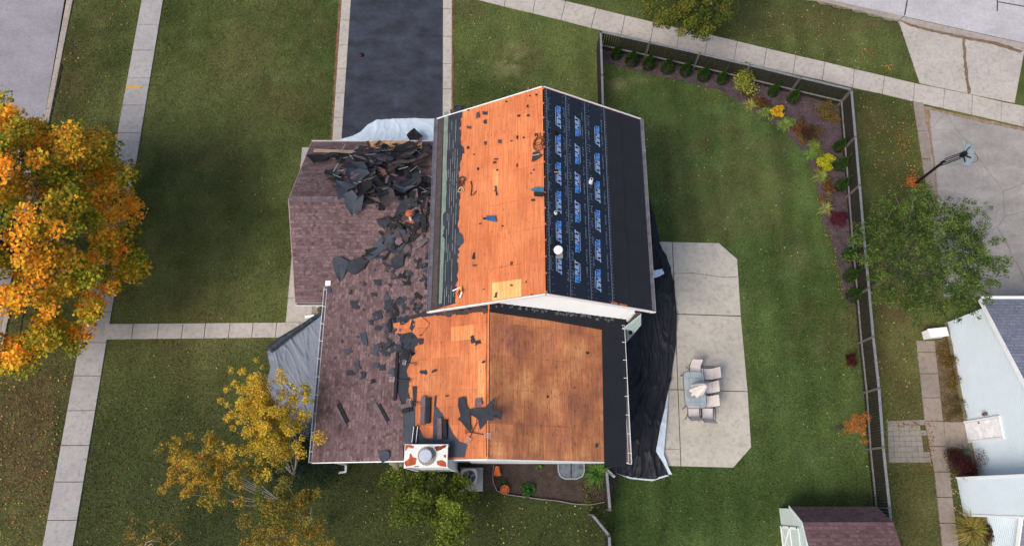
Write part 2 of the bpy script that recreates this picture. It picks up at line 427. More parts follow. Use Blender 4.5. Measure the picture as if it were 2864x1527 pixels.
def turf_color(x, y):
    """kinds of turf: olive front lawn, greener fenced yard, worn brown verge; plus tree shade painted in"""
    px, py = projn(x, y)
    n1 = vn(x, y, .22) * .55 + vn(x, y, .7, 9) * .3 + vn(x, y, 2.1, 31) * .15
    n2 = vn(x, y, .35, 55) * .5 + vn(x, y, 1.3, 77) * .3 + vn(x, y, 4.0, 12) * .2
    gA = np.array(lin('#434d28')); gB = np.array(lin('#5f663a')); yA = np.array(lin('#3b4d27')); yB = np.array(lin('#526437')); br = np.array(lin('#5c4f37'))
    pale = np.array(lin('#8a8460'))
    k = np.clip((n1 - .3) / .4, 0, 1)[..., None]
    f = gA * (1 - k) + gB * k; yd = yA * (1 - k) + yB * k
    iny = inpoly(px, py, P_YARD).astype(float)[..., None]
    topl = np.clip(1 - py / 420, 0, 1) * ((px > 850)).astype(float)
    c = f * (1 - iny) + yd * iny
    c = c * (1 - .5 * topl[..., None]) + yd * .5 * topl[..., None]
    # worn patches
    kb = np.clip((n2 - .52) / .2, 0, 1) * .35
    kb = kb + .75 * blob(px, py, 60, 1230, 170, 330) * (.55 + n2 * .8) + .45 * blob(px, py, 2500, 900, 90, 420) * (.4 + n2) + .35 * blob(px, py, 2200, 60, 300, 70)
    kb = kb + .5 * blob(px, py, 240, 330, 110, 420) * n2 + .6 * blob(px, py, 1100, 1330, 120, 50) + .5 * blob(px, py, 2590, 1240, 60, 90)
    kb = np.clip(kb, 0, .85)[..., None]
    c = c * (1 - kb) + br * kb
    kp = .55 * blob(px, py, 1440, 178, 55, 40) * (vn(x, y, 3.0, 4) > .45) + .6 * blob(px, py, 1728, 238, 28, 16) + .35 * blob(px, py, 1790, 225, 25, 9) + .25 * blob(px, py, 2230, 725, 30, 40) + .2 * blob(px, py, 690, 780, 70, 80) * (n2 > .5)
    kp = np.clip(kp, 0, .8)[..., None]
    c = c * (1 - kp) + pale * kp
    c = c * (.78 + .44 * np.clip(vn(x, y, 1.6, 41) * .6 + vn(x, y, 4.5, 87) * .4, 0, 1))[..., None]
    dk = np.array(lin('#3a4226')); kd = (.75 * np.clip((py - 930) / 250, 0, 1) * (px < 1720) * (px > 150))[..., None]; c = c * (1 - kd) + dk * kd  # tree shade over the lower front lawn, painted as a darker turf colour
    c = c * (.86 + .3 * vn(x * 1.6 + y * .1, y * .18, 1.0, 63) * (.6 + .5 * vn(x, y, .3, 8)))[..., None]
    mow = .91 + .16 * (np.sin(x * 2 * math.pi / 1.15 + vn(x, y, .35) * 5) * .5 + .5)
    c = c * (1 - iny * (1 - mow[..., None]))
    return c
STEP = .25
xs = np.arange(-34, 36.01, STEP); ys = np.arange(-9, 40.01, STEP)
GX, GY = np.meshgrid(xs, ys); gp = projn(GX, GY)
sunk = inpoly(gp[0], gp[1], P_ROADL) | inpoly(gp[0], gp[1], P_ROADR)
GZ = np.where(sunk, -.25, 0.0) + np.where(sunk, 0, (vn(GX, GY, .8, 3) - .5) * .02 - .01)
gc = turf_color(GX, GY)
def npmesh(name, V, Fc, mat, cols=None, parent=None, off=None):
    me = bpy.data.meshes.new(name); V = np.asarray(V, np.float32); Fc = np.asarray(Fc, np.int32)
    if off is not None: V = V - np.array(off, np.float32)
    k = Fc.shape[1]
    me.vertices.add(len(V)); me.vertices.foreach_set('co', V.ravel())
    me.loops.add(Fc.size); me.loops.foreach_set('vertex_index', Fc.ravel())
    me.polygons.add(len(Fc)); me.polygons.foreach_set('loop_start', np.arange(0, Fc.size, k, dtype=np.int32))
    me.polygons.foreach_set('loop_total', np.full(len(Fc), k, np.int32))
    if cols is not None:
        a = me.color_attributes.new('Col', 'FLOAT_COLOR', 'POINT')
        cc = np.ones((len(V), 4), np.float32); cc[:, :3] = cols; a.data.foreach_set('color', cc.ravel())
    me.update(calc_edges=True); me.validate()
    me.materials.append(mat); o = bpy.data.objects.new(name, me); C.objects.link(o)
    if parent is not None: o.parent = parent
    return o
ny, nx = GX.shape
idx = np.arange(nx * ny).reshape(ny, nx)
Fq = np.stack([idx[:-1, :-1], idx[:-1, 1:], idx[1:, 1:], idx[1:, :-1]], -1).reshape(-1, 4)
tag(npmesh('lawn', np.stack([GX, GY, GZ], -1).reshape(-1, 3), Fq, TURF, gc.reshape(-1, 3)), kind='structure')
far = npmesh('ground', [(-400, -400, -.4), (400, -400, -.4), (400, 400, -.4), (-400, 400, -.4)], [(0, 1, 2, 3)], TURF, np.array([lin('#47532a')] * 4))
tag(far, kind='structure')

# roads and kerbs
def sheet(name, poly, z, mat, n=1):
    p = orient(UL(poly)); return struct(name, [Vector((q.x, q.y, z)) for q in p], [list(range(len(p)))], mat)
sheet('street', [(186, -60), (125, 300), (-170, 1727), (-900, 1727), (-700, -60)], -.12, ROADL)
sheet('side_street', [(2100, -68), (2340, 0), (2531, 42), (2864, 116), (3100, 168), (3100, -300), (2100, -300)], -.12, ROADR)
def kerb(name, back, front, mat, n=14):
    B = UL(back); Fn = UL(front); b = MB()
    for i in range(len(B) - 1):
        for k in range(n):
            t0, t1 = k / n + .0015, (k + 1) / n - .0015
            b0, b1 = B[i].lerp(B[i + 1], t0), B[i].lerp(B[i + 1], t1); f0, f1 = Fn[i].lerp(Fn[i + 1], t0), Fn[i].lerp(Fn[i + 1], t1)
            m0, m1 = b0.lerp(f0, .28), b1.lerp(f1, .28)
            for q, z in (((b0, b1, m1, m0), .03), ((m0, m1, f1, f0), -.105)):
                b.prism(orient([Vector((p.x, p.y, z)) for p in q]), Vector((0, 0, -.2)))
    return struct(name, b.v, b.f, mat)
kerb('street_kerb', [(216, -60), (145, 300), (-148, 1727)], [(193, -60), (126, 300), (-168, 1727)], CURB, 8)
kerb('side_street_kerb', [(2100, -44), (2276, 0), (2512, 59)], [(2100, -66), (2340, 0), (2531, 42)], CURB, 4)
sheet('side_street_gutter', [(2512, 59), (2864, 140), (3100, 192), (3100, 170), (2864, 118), (2531, 44)], -.1, CURB)

# sidewalks
ysL = [-75, 1, 71, 142, 220, 296, 373, 453, 535, 618, 702, 787, 872, 958, 1051, 1148, 1245, 1347, 1454, 1560, 1680]
walk('sidewalk', UL(lerp_line((397, 0), (120, 1527), ysL)), UL(lerp_line((457, 0), (205, 1527), ysL)), CONC_DK)
xsF = [296, 374, 445, 513, 576, 644, 709, 775, 840, 930]
walk('front_path', UL([(x, 906 - (x - 296) * .008) for x in xsF]), UL([(x - 5, 949.5 - (x - 296) * .011) for x in xsF]), CONC, z=.036)
ysG = [413, 478, 546, 625, 702, 833, 902]
walk('garage_path', UL([(845 - (y - 413) * .094, y) for y in ysG]), UL([(905 - (y - 413) * .07, y) for y in ysG]), CONC, z=.033)
ysD = [-60, 0, 58, 128, 195, 262, 330, 420]
walk('driveway_border', UL(lerp_line((956, 0), (930, 390), ysD)) , UL(lerp_line((982, 0), (955.5, 390), ysD)), CONC, z=.034)
ysD2 = [-60, 27, 104, 180, 250, 330, 420]
walk('driveway_edging', UL(lerp_line((1239, 0), (1238, 390), ysD2)), UL(lerp_line((1264, 0), (1263, 390), ysD2)), CONC, z=.034)
slab('driveway', UL([(983, -60), (1238, -60), (1237, 420), (954, 420)]), .026, -.1, DRIVE)
seamU = [(1180, -92), (1260, -72), (1340, -52), (1420, -34), (1500, -15), (1582, 5), (1667.6, 25), (1748.6, 45), (1828.7, 64), (1900.8, 82), (1981, 98), (2062, 117), (2144, 137), (2225, 156), (2306, 174.5), (2389, 195), (2473, 214), (2557, 234), (2641, 251), (2719, 267), (2800, 286), (2864, 298), (2960, 320)]
seamL = [(1170, -41), (1250, -20), (1330, 0), (1410, 20), (1490, 39), (1569, 58), (1653, 80), (1736.5, 99), (1818.7, 118), (1892.8, 135), (1971, 152), (2052, 171), (2135, 190), (2217, 208), (2299, 226), (2384, 247), (2467, 264), (2553, 285), (2637, 304), (2716, 322), (2798, 341), (2862, 356), (2955, 377)]
walk('sidewalk', UL(seamU), UL(seamL), CONC)
walk('driveway_apron', UL([(2512, 60), (2693, 104), (2866, 140)]), UL([(2571, 235), (2709, 265), (2838, 291)]), CONC, z=.03, gap=.03)
ysS = [287, 368, 446, 525, 604, 690]
walk('driveway_side_strip', UL([(2553 + (y - 287) * .155, y) for y in ysS]), UL([(2581 + (y - 287) * .14, y) for y in ysS]), NWALK, z=.034)
slab('neighbour_driveway', UL([(2584, 300), (2700, 326), (2864, 364), (3060, 410), (3060, 830), (2640, 830), (2618, 560)]), .02, -.1, NDRIVE)
ysN = [953, 985, 1045, 1112, 1177, 1248, 1319, 1390, 1462, 1530, 1600]
def nl(y): return np.interp(y, [953, 1177, 1293, 1600], [2561, 2585, 2609, 2642])
def nr(y): return np.interp(y, [953, 1177, 1430, 1600], [2613, 2637, 2668, 2690])
walk('neighbour_path', UL([(nl(y), y) for y in ysN]), UL([(nr(y), y) for y in ysN]), NWALK)
slab('door_landing', UL(P_LAND), .05, -.1, NWALK)
# patio of large slabs
tag(slab('dirt_joint', UL([(1792, 678), (2008, 684), (2058, 728), (2078, 1050), (2096, 1248), (2048, 1303), (1802, 1298)]), .012, -.05, M('joint_dirt', '#5a5148')), kind='structure')
b = MB()
Lx = lambda y: np.interp(y, [676, 1303], [1880, 1904])
Rx = lambda y: np.interp(y, [726, 884, 1050, 1250], [2061, 2071, 2082, 2100])
cells = [[(Lx(678) + 1.2, 678), (2010, 681), (2061, 726), (2064, 773), (2030, 776), (1990, 771), (1940, 764), (Lx(765) + 1.2, 765)],
         [(Lx(766) + 1.2, 766.5), (1940, 765.5), (1990, 772.5), (2030, 777.5), (2064, 774.5), (2071, 883), (Lx(877) + 1.2, 877)],
         [(Lx(880) + 1.2, 880), (2071, 886), (2090, 1093.5), (Lx(1088) + 1.2, 1088.5)],
         [(Lx(1091) + 1.2, 1091), (2090, 1096), (2100, 1250), (2050, 1307), (Lx(1303) + 1.2, 1303)],
         [(1800, 676), (Lx(678) - 1.2, 678), (Lx(877) - 1.2, 877), (1800, 876)], [(1800, 879), (Lx(880) - 1.2, 879), (Lx(1088) - 1.2, 1088.5), (1800, 1087)],
         [(1800, 1090), (Lx(1091) - 1.2, 1091), (Lx(1255) - 1.2, 1256), (1800, 1252)], [(1800, 1253.5), (Lx(1255) - 1.2, 1257), (Lx(1303) - 1.2, 1303), (1800, 1301)]]
for q in cells:
    b.prism(orient([Vector((p.x, p.y, .04)) for p in UL(q)]), Vector((0, 0, -.1)))
struct('patio', b.v, b.f, PATIO)
def sheet_r(name, poly, z, mat):
    """slightly wavy-edged bed"""
    p = orient(UL(poly)); q = []
    for i in range(len(p)):
        a, c = p[i], p[(i + 1) % len(p)]; n = max(1, int((c - a).length / .15))
        for k in range(n):
            s = a.lerp(c, k / n); q.append(Vector((s.x + random.uniform(-.03, .03), s.y + random.uniform(-.03, .03), z)))
    return struct(name, q, [list(range(len(q)))], mat)
sheet_r('mulch_bed', P_MULCH, .02, MULCH)
sheet_r('soil_bed', P_SOIL, .02, SOIL)
sheet_r('gravel_bed', P_GRAV, .022, GRAVEL)
sheet_r('border_bed', P_NBED, .018, M('leafy_soil', '#5d4f38', .95, .4, 4, 30, .6))
sheet_r('dirt_edge', [(2581, 297), (2700, 324), (2864, 360), (2864, 368), (2700, 334), (2600, 308), (2604, 380), (2617, 470), (2626, 600), (2618, 600), (2610, 480), (2598, 390)], .024, M('leaf_dirt', '#86715c', .95, .3, 4, 30, .5))
sheet_r('dirt_edge', [(2512, 58), (2600, 84), (2700, 104), (2780, 118), (2862, 144), (2850, 150), (2780, 128), (2700, 112), (2600, 90), (2540, 74)], .038, M('rusty_leaf_dirt', '#74604f', .95, .3, 4, 30, .5))
sheet_r('dirt_edge', [(2690, 104), (2697, 104), (2702, 180), (2714, 262), (2704, 262), (2694, 180)], .04, _MC['rusty_leaf_dirt'])
RUSTD = M('rusty_soil_edge', '#7a5a42', .95, .3, 3, 30, .5)
sheet_r('dirt_edge', [(950, -40), (957, -40), (931, 420), (923, 420)], .016, RUSTD)
sheet_r('dirt_edge', [(1263, -40), (1269, -40), (1268, 330), (1262, 330)], .016, RUSTD)
# yellow paint mark on the walk
pm = UL([(354, 242), (393, 242), (396, 255), (390, 250), (358, 250), (353, 261)])
tag(mk('paint_mark', [Vector((p.x, p.y, .046)) for p in orient(pm)], [list(range(6))], M('faded_yellow_paint', '#c2963e', .8, .2, 20, 60, .3)), kind='structure')
# soft brown edge where the lawn was trimmed along the driveway
# pavers
b = MB(); q = UL(P_PAVE)
for i in range(7):
    for j in range(8):
        off = .5 / 7 if j % 2 else 0
        u0, u1 = i / 7 + .003, (i + 1) / 7 - .003; v0, v1 = j / 8 + .003, (j + 1) / 8 - .003
        if i == 6 and j in (1, 3, 4, 5): continue
        f_ = lambda u, v: (q[0].lerp(q[1], u)).lerp(q[3].lerp(q[2], u), v)
        z = .03 + random.uniform(-.008, .008)
        b.prism(orient([Vector((p.x, p.y, z)) for p in (f_(u0, v0), f_(u1, v0), f_(u1, v1), f_(u0, v1))]), Vector((0, 0, -.07)))
struct('paver_patch', b.v, b.f, concrete('old_pavers', '#89827a', .45))

# ------------------------------------------------------------------ grass blades
NB = 620000
bx_ = NR.uniform(-25, 25, NB); by_ = NR.uniform(-3.2, 26.6, NB)
bpx, bpy_ = projn(bx_, by_)
jx, jy = (vn(bx_, by_, 3.5, 5) - .5) * 9 + NR.normal(0, 1.2, NB), (vn(bx_, by_, 3.5, 25) - .5) * 9 + NR.normal(0, 1.2, NB)
keep = (bpx > -60) & (bpx < 2924) & (bpy_ > -50) & (bpy_ < 1600)
for P in (P_ROADL, P_WALKL, P_WALKF, P_WALKG, P_DRIVE, P_WALKD, P_ROADR, P_APRON, P_NDRV, P_NWALK, P_LAND, P_PAVE, P_PATIO, P_MULCH, P_SOIL, P_GRAV, P_NBED, P_HOUSE, P_NHOUSE, P_TARPF):
    keep &= ~inpoly(bpx + (jx if P is not P_HOUSE else 0), bpy_ + (jy if P is not P_HOUSE else 0), P)
bx_, by_ = bx_[keep], by_[keep]; n = len(bx_)
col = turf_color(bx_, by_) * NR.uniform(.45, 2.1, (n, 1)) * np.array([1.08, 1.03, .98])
dry = NR.random(n) < .07; col[dry] = np.array(lin('#8f8558')) * NR.uniform(.6, 1.2, (dry.sum(), 1))
a = NR.uniform(0, 2 * math.pi, n); L = NR.uniform(.03, .075, n); wd = NR.uniform(.009, .02, n); lean = NR.uniform(.3, 1.2, n)
dx, dy = np.cos(a), np.sin(a)
base = np.stack([bx_, by_, np.full(n, .005)], -1)
V = np.empty((n, 3, 3)); sx = np.stack([-dy * wd, dx * wd, np.zeros(n)], -1)
V[:, 0] = base - sx; V[:, 1] = base + sx
V[:, 2] = base + np.stack([dx * L * lean, dy * L * lean, L * .8], -1)
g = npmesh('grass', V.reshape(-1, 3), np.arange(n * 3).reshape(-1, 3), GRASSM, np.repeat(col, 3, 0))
tag(g, 'short mown grass covering the lawns around the houses', 'grass', kind='stuff')

# ------------------------------------------------------------------ leaves / foliage
def leaf_mesh(P, size, cols, flat=.55, aspect=.6, dirs=None):
    """P Nx3 centres -> folded two-triangle leaves"""
    n = len(P); size = np.broadcast_to(size, (n,))
    a = NR.uniform(0, 2 * math.pi, n); e = NR.normal(0, flat, n)
    d = np.stack([np.cos(a) * np.cos(e), np.sin(a) * np.cos(e), np.sin(e)], -1)
    if dirs is not None: d = dirs
    up = np.array([0, 0, 1.0]) + NR.normal(0, flat, (n, 3))
    s = np.cross(d, up); s /= np.linalg.norm(s, axis=1, keepdims=True) + 1e-9
    nn = np.cross(s, d)
    sz = size[:, None]
    V = np.empty((n, 4, 3))
    V[:, 0] = P - d * sz * .5; V[:, 1] = P + s * sz * .5 * aspect + nn * sz * .08
    V[:, 2] = P + d * sz * .5 - nn * sz * .05; V[:, 3] = P - s * sz * .5 * aspect + nn * sz * .08
    Fc = np.arange(n * 4).reshape(-1, 4)
    return V.reshape(-1, 3), np.concatenate([Fc[:, [0, 1, 2]], Fc[:, [0, 2, 3]]]), np.repeat(cols, 4, 0)
def foliage(name, parent, clusters, size, pal, top=None, per=200, flat=.5, aspect=.65, shape=(1, 1, .75), jitter=.2, hollow=.35):
    """clusters: list of (centre, radius[, mix]); pal list of (hex, weight)"""
    PP = []; CC = []; SS = []
    pc = np.array([lin(h) for h, _ in pal]); pw = np.array([w_ for _, w_ in pal], float); pw /= pw.sum()
    tc = np.array([lin(h) for h, _ in top]) if top else None
    for cl in clusters:
        c, r = np.array(cl[0]), cl[1]; mixv = cl[2] if len(cl) > 2 else 0; n = max(6, int(per * r * r))
        v = NR.normal(0, 1, (n, 3)); v /= np.linalg.norm(v, axis=1, keepdims=True)
        rr = NR.random(n) ** .45
        p = v * rr[:, None] * r * np.array(shape)
        PP.append(c + p)
        k = NR.choice(len(pc), n, p=pw); colr = pc[k]
        if tc is not None:
            kk = np.clip(mixv + .75 * (p[:, 2] / (r * shape[2])) * .5 + NR.normal(0, .16, n), 0, 1)[:, None]
            t2 = tc[NR.integers(0, len(tc), n)]
            colr = colr * (1 - kk) + t2 * kk
        CC.append(colr * NR.uniform(1 - jitter, 1 + jitter, (n, 1)) * NR.uniform(.85, 1.15)); SS.append(size * np.clip(NR.lognormal(-.15, .32, n), .45, 1.6))
    P = np.concatenate(PP); cols = np.concatenate(CC); S = np.concatenate(SS)
    V, Fc, cc = leaf_mesh(P, S, cols, flat, aspect)
    off = WL.get(parent.name, Vector()) if parent is not None else Vector()
    return npmesh(name, V, Fc, LEAFM, cc, parent, tuple(off))
def limb(b, a, c, r0, r1, n=6, sag=.12, seg=5):
    a, c = Vector(a), Vector(c); L = (c - a).length; pts = []; rr = []
    j = Vector((random.uniform(-1, 1), random.uniform(-1, 1), random.uniform(.1, .6))) * L * sag
    for i in range(seg + 1):
        t_ = i / seg; pts.append(a.lerp(c, t_) + j * math.sin(t_ * math.pi) + Vector((random.uniform(-1, 1), random.uniform(-1, 1), random.uniform(-1, 1))) * L * .015 * (0 < i < seg)); rr.append(r0 + (r1 - r0) * t_)
    b.tube(pts, rr, n); return pts
def tree_wood(name, parent, base, fork_z, targets, r=.2, mat=BARK, sub=0):
    b = MB(); base = Vector(base); f0 = base + Vector((0, 0, fork_z))
    b.tube([base + Vector((0, 0, -.1)), base + Vector((0, 0, .25)), base.lerp(f0, .6) + Vector((.05, .03, 0)), f0], [r * 1.4, r, r * .85, r * .7], 10)
    for t_ in targets:
        pts = limb(b, f0, t_, r * .45, r * .08)
        for _ in range(sub):
            k = random.choice(pts[2:-1]); e = k + Vector((random.gauss(0, 1), random.gauss(0, 1), random.uniform(0, .8))).normalized() * random.uniform(.5, 1.1)
            limb(b, k, e, r * .14, r * .04, 4, .1, 3)
    return b.out(name, mat, parent)
def ellip_clusters(c, rad, n, cr, lo=-.35, mixf=None, inner=.25):
    out = []; i = 0
    while len(out) < n and i < n * 60:
        i += 1
        v = Vector((random.gauss(0, 1), random.gauss(0, 1), random.gauss(0, 1))).normalized()
        if v.z < lo: continue
        k = random.uniform(.82, 1.05) if random.random() > inner else random.uniform(.4, .8)
        p = Vector(c) + Vector((v.x * rad[0], v.y * rad[1], v.z * rad[2])) * k
        r_ = random.uniform(*cr)
        if any((p - Vector(q[0])).length < (r_ + q[1]) * .42 for q in out): continue
        out.append((tuple(p), r_, (mixf(p, k) if mixf else 0)))
    return out

# big orange maple on the verge
mc = OLD(-20.3, 8.95, 5.0); mb = OLD(-20.6, 9.2, 0)
t = thing('maple_tree', mb, 'large orange and yellow maple hanging over the sidewalk at the left edge', 'tree')
def mmix(p, k): return random.choice((-.2, .1, .45, .8, 1.0)) * (1 if k > .8 else .5)
cl = ellip_clusters(mc, (5.5, 5.25, 4.2), 500, (.36, .72), -.5, mmix, .2)
foliage('crown', t, cl, .125, [('#7e8a26', 3), ('#9c9a28', 3), ('#5f7022', 2), ('#c8ac2c', 2)], [('#ffb02c', 1), ('#ff9c2c', 1), ('#f4c436', 1), ('#d8b230', .8), ('#ff9630', .7)], per=620, flat=.36, aspect=.85, shape=(1, 1, .6))
tree_wood('trunk', t, mb, 2.4, [c[0] for c in cl[::9]], .24)
# yellow multi-stemmed tree at the corner of the house
def blobs(spec):
    out = []
    for px, py, z, r, n, rc, mx in spec:
        c = U(px, py, z)
        for _ in range(n):
            v = Vector((random.gauss(0, .5), random.gauss(0, .5), random.gauss(0, .35))) * r
            out.append((tuple(c + v), random.uniform(*rc), min(1, max(0, mx + random.uniform(-.25, .25)))))
    return out
t = thing('birch_tree', U(840, 1330), 'yellow leaved multi-stemmed tree beside the grey tarp and the front gutter', 'tree')
cl = blobs([(735, 1150, 4.2, 1.2, 60, (.12, .3), .9), (690, 1120, 3.8, .85, 26, (.12, .26), .95), (760, 1230, 3.6, 1.0, 44, (.12, .32), .6), (725, 1060, 4.2, .5, 12, (.08, .18), .9),
            (860, 1110, 4.4, .8, 14, (.08, .16), .6), (720, 1040, 4.6, .35, 3, (.1, .16), .6), (800, 1200, 3.9, .8, 22, (.12, .26), .65)])
foliage('crown', t, cl, .07, [('#76842e', 4), ('#94992e', 2), ('#5c6e28', 3)], [('#dcb83c', 1), ('#d4b034', 1), ('#ccb84c', 1), ('#d8a038', .4)], per=2700, flat=.7, aspect=.7)
tree_wood('trunk', t, U(840, 1330), .9, [c[0] for c in cl[::15]] + [U(722, 1035, 4.9)], .07, BIRCH, 0)
t = thing('birch_tree', U(800, 1400), 'ochre leaved spreading tree on the lawn left of the evergreen shrub', 'tree')
cl = blobs([(560, 1300, 3.8, 1.25, 52, (.1, .28), .8), (650, 1310, 3.4, 1.0, 34, (.1, .28), .45), (480, 1255, 4.0, .6, 12, (.08, .18), .6), (495, 1320, 3.8, .6, 16, (.1, .22), .85), (600, 1380, 3.4, .7, 16, (.1, .22), .35)])
foliage('crown', t, cl, .07, [('#5f6a26', 3), ('#77802a', 2), ('#4c5a24', 2)], [('#c8a63a', 1), ('#c09c38', 1), ('#b39a3e', 1), ('#c88a38', .5)], per=2700, flat=.7, aspect=.7)
tree_wood('trunk', t, U(800, 1400), .7, [c[0] for c in cl[::14]], .06, BIRCH, 0)
t = thing('birch_tree', U(860, 1480), 'thin olive and gold leaved tree at the bottom edge below the evergreen shrub', 'tree')
cl = blobs([(790, 1440, 3.6, 1.3, 26, (.16, .34), .5), (860, 1420, 3.4, .9, 16, (.15, .3), .45), (740, 1500, 3.6, 1.0, 16, (.15, .3), .5), (860, 1510, 3.6, .9, 16, (.15, .32), .65), (770, 1370, 3.2, .7, 12, (.16, .3), .1)])
foliage('crown', t, cl, .07, [('#55622c', 3), ('#6c762e', 2), ('#6a7c40', 2)], [('#a98c38', 1), ('#b08a34', 1), ('#9a7c36', 1)], per=2700, flat=.7, aspect=.7)
tree_wood('trunk', t, U(860, 1480), .7, [c[0] for c in cl[::14]], .06, BIRCH, 0)
t = thing('young_tree', U(420, 1540), 'sparse brown-gold treetop on the dark lawn at the bottom left', 'tree')
cl = blobs([(410, 1510, 2.2, 1.0, 24, (.12, .26), .5), (380, 1485, 2.2, .5, 6, (.1, .18), .5), (450, 1530, 2.2, .7, 10, (.12, .24), .5)])
foliage('crown', t, cl, .08, [('#5b5f26', 2), ('#6d6a28', 1)], [('#a8813a', 1), ('#9c7a34', 1)], per=800, flat=.7)
tree_wood('trunk', t, U(420, 1540), .5, [c[0] for c in cl[::6]], .05, BIRCH)
t = thing('evergreen_shrub', U(860, 1270), 'dark blue-green evergreen shrub under the yellow tree at the house corner', 'shrub')
cl = blobs([(835, 1255, 1.1, 1.2, 26, (.3, .55), 0), (830, 1320, .9, 1.1, 20, (.3, .5), 0), (900, 1300, .8, .8, 12, (.25, .45), 0), (850, 1205, 1.2, .5, 8, (.25, .4), 0), (780, 1340, .7, .8, 10, (.3, .45), 0)])
foliage('foliage', t, cl, .07, [('#24382a', 3), ('#31493a', 2), ('#1c2d20', 2)], None, per=1100, flat=.9, aspect=.4)
# green-yellow tree by the chimney
t = thing('leafy_tree', U(1220, 1400), 'green and olive leaved tree growing in front of the white chimney', 'tree')
cl = blobs([(1135, 1380, 1.6, .8, 20, (.25, .42), .5), (1210, 1395, 1.8, .9, 26, (.25, .45), .25), (1285, 1370, 1.4, .5, 14, (.2, .38), .6), (1200, 1440, 2.2, 1.0, 22, (.22, .4), .3),
            (1260, 1450, 2.4, .8, 20, (.22, .42), .75), (1095, 1342, 1.3, .3, 8, (.16, .28), .5), (1270, 1500, 2.2, .5, 10, (.18, .3), .8), (1150, 1420, 1.8, .7, 10, (.2, .34), .3), (1180, 1352, 1.3, .35, 8, (.2, .3), .1)])
foliage('crown', t, cl, .085, [('#37481e', 3), ('#465722', 2), ('#2c3b1c', 2), ('#5a5a26', 1)], [('#72842a', 1), ('#838a2c', 1), ('#69782c', 1)], per=1300, flat=.6, aspect=.7)
tree_wood('trunk', t, U(1220, 1400), .6, [c[0] for c in cl[::7]], .08)
# round green tree between the houses
gcn = OLD(16.3, 8.35, 4.0); gbs = Vector((gcn.x, gcn.y, 0))
t = thing('leafy_tree', gbs, 'round dark green tree standing between the wooden fence and the white house', 'tree')
cl = ellip_clusters(gcn, (2.2, 2.3, 2.0), 300, (.16, .36), -.3, lambda p, k: random.choice((0, .2, .5)), .3)
for _ in range(110):
    v = Vector((random.gauss(0, 1), random.gauss(0, 1), random.uniform(-.1, .9))).normalized(); kk = random.uniform(1.05, 1.3)
    for q_ in (.9, 1.0): cl.append((tuple(gcn + Vector((v.x * 2.35, v.y * 2.45, v.z * 2.1)) * kk * q_), random.uniform(.09, .2) / q_, .3))
foliage('crown', t, cl, .07, [('#324b24', 3), ('#425a2a', 3), ('#283c1e', 2)], [('#6c8638', 1), ('#7a8f3e', 1), ('#838a40', 1)], per=1900, flat=.7, aspect=.6)
tree_wood('trunk', t, gbs, 1.6, [c[0] for c in cl[::16]], .11, BARK, 0)
# tree on the verge at the top
t = thing('leafy_tree', U(1900, 60), 'green-gold tree at the top edge overhanging the diagonal sidewalk', 'tree')
c0 = U(1932, -45, 3.6)
cl = ellip_clusters(c0, (2.35, 2.6, 1.9), 120, (.28, .5), -.5, lambda p, k: random.choice((0, .1, .3, .6)), .2)
cl += [(tuple(U(1905 + random.uniform(-40, 40), 50 + random.uniform(-14, 14), 2.4)), random.uniform(.2, .34), .3) for _ in range(14)]
foliage('crown', t, cl, .1, [('#46571f', 3), ('#55652a', 3), ('#394818', 1)], [('#6f7a2c', 2), ('#9a7a2c', .4), ('#64752c', 2)], per=1500, flat=.6)
tree_wood('trunk', t, U(1905, 70) + Vector((0, .6, 0)), 1.6, [c[0] for c in cl[::7]], .12)

# ------------------------------------------------------------------ the house being re-roofed
house = thing('house', (0, 6, 0), 'house with torn-off roofing, half bare orange plywood and half black underlayment', 'house')
ZE, ZR = 5.4, 7.7          # upper roof
YF, YB = 5.85, 13.8
XL = (U(1210, 862, ZE).x + U(1222, 320, ZE).x) / 2; XR = (U(1815, 875, ZE).x + U(1795, 335, ZE).x) / 2
XM = (U(1523, 824, ZR).x + U(1523, 257, ZR).x) / 2
YFm = (U(1210, 862, ZE).y + U(1815, 875, ZE).y + U(1523, 824, ZR).y) / 3
YBm = (U(1222, 320, ZE).y + U(1795, 335, ZE).y + U(1523, 257, ZR).y) / 3
YF, YB = YFm, YBm
WE, WR = 2.75, 5.3         # wing
WXL = (U(914, 797, WE).x + U(878, 1285, WE).x) / 2; WXR = (U(1745, 905, WE).x + U(1748, 1303, WE).x) / 2
WXM = U(1367, 1070, WR).x; WYF = U(1367, 1283, WR).y; WYB = YF + .42
GE, GR = 2.4, 4.5          # garage
GX0 = -8.98; GYB = U(872, 400, GE).y; GYF = U(830, 846, GE).y; GYM = (GYB + GYF) / 2
print('DIM', XL, XM, XR, YF, YB, 'wing', WXL, WXM, WXR, WYF, WYB, 'gar', GX0, GYF, GYM, GYB)
class Plane:
    def __init__(s, o, along, upv):
        s.o = Vector(o); s.a = Vector(along).normalized(); u = Vector(upv); s.u = (u - s.a * u.dot(s.a)).normalized()
        s.n = s.a.cross(s.u); s.n = s.n if s.n.z > 0 else -s.n
    def hit(s, px, py, lift=0):
        d = ray(px, py); o = Vector((0, 0, H)); p0 = s.o + s.n * lift
        return o + d * ((p0 - o).dot(s.n) / d.dot(s.n))
    def uv(s, p): q = Vector(p) - s.o; return (q.dot(s.a), q.dot(s.u))
    def z(s, x, y, lift=0):
        p0 = s.o + s.n * lift; return p0.z - (s.n.x * (x - p0.x) + s.n.y * (y - p0.y)) / s.n.z
    def at(s, x, y, lift=0): return Vector((x, y, s.z(x, y, lift)))
PML = Plane((XL, YF, ZE), (0, 1, 0), (XM - XL, 0, ZR - ZE)); PMR = Plane((XR, YF, ZE), (0, 1, 0), (XM - XR, 0, ZR - ZE))
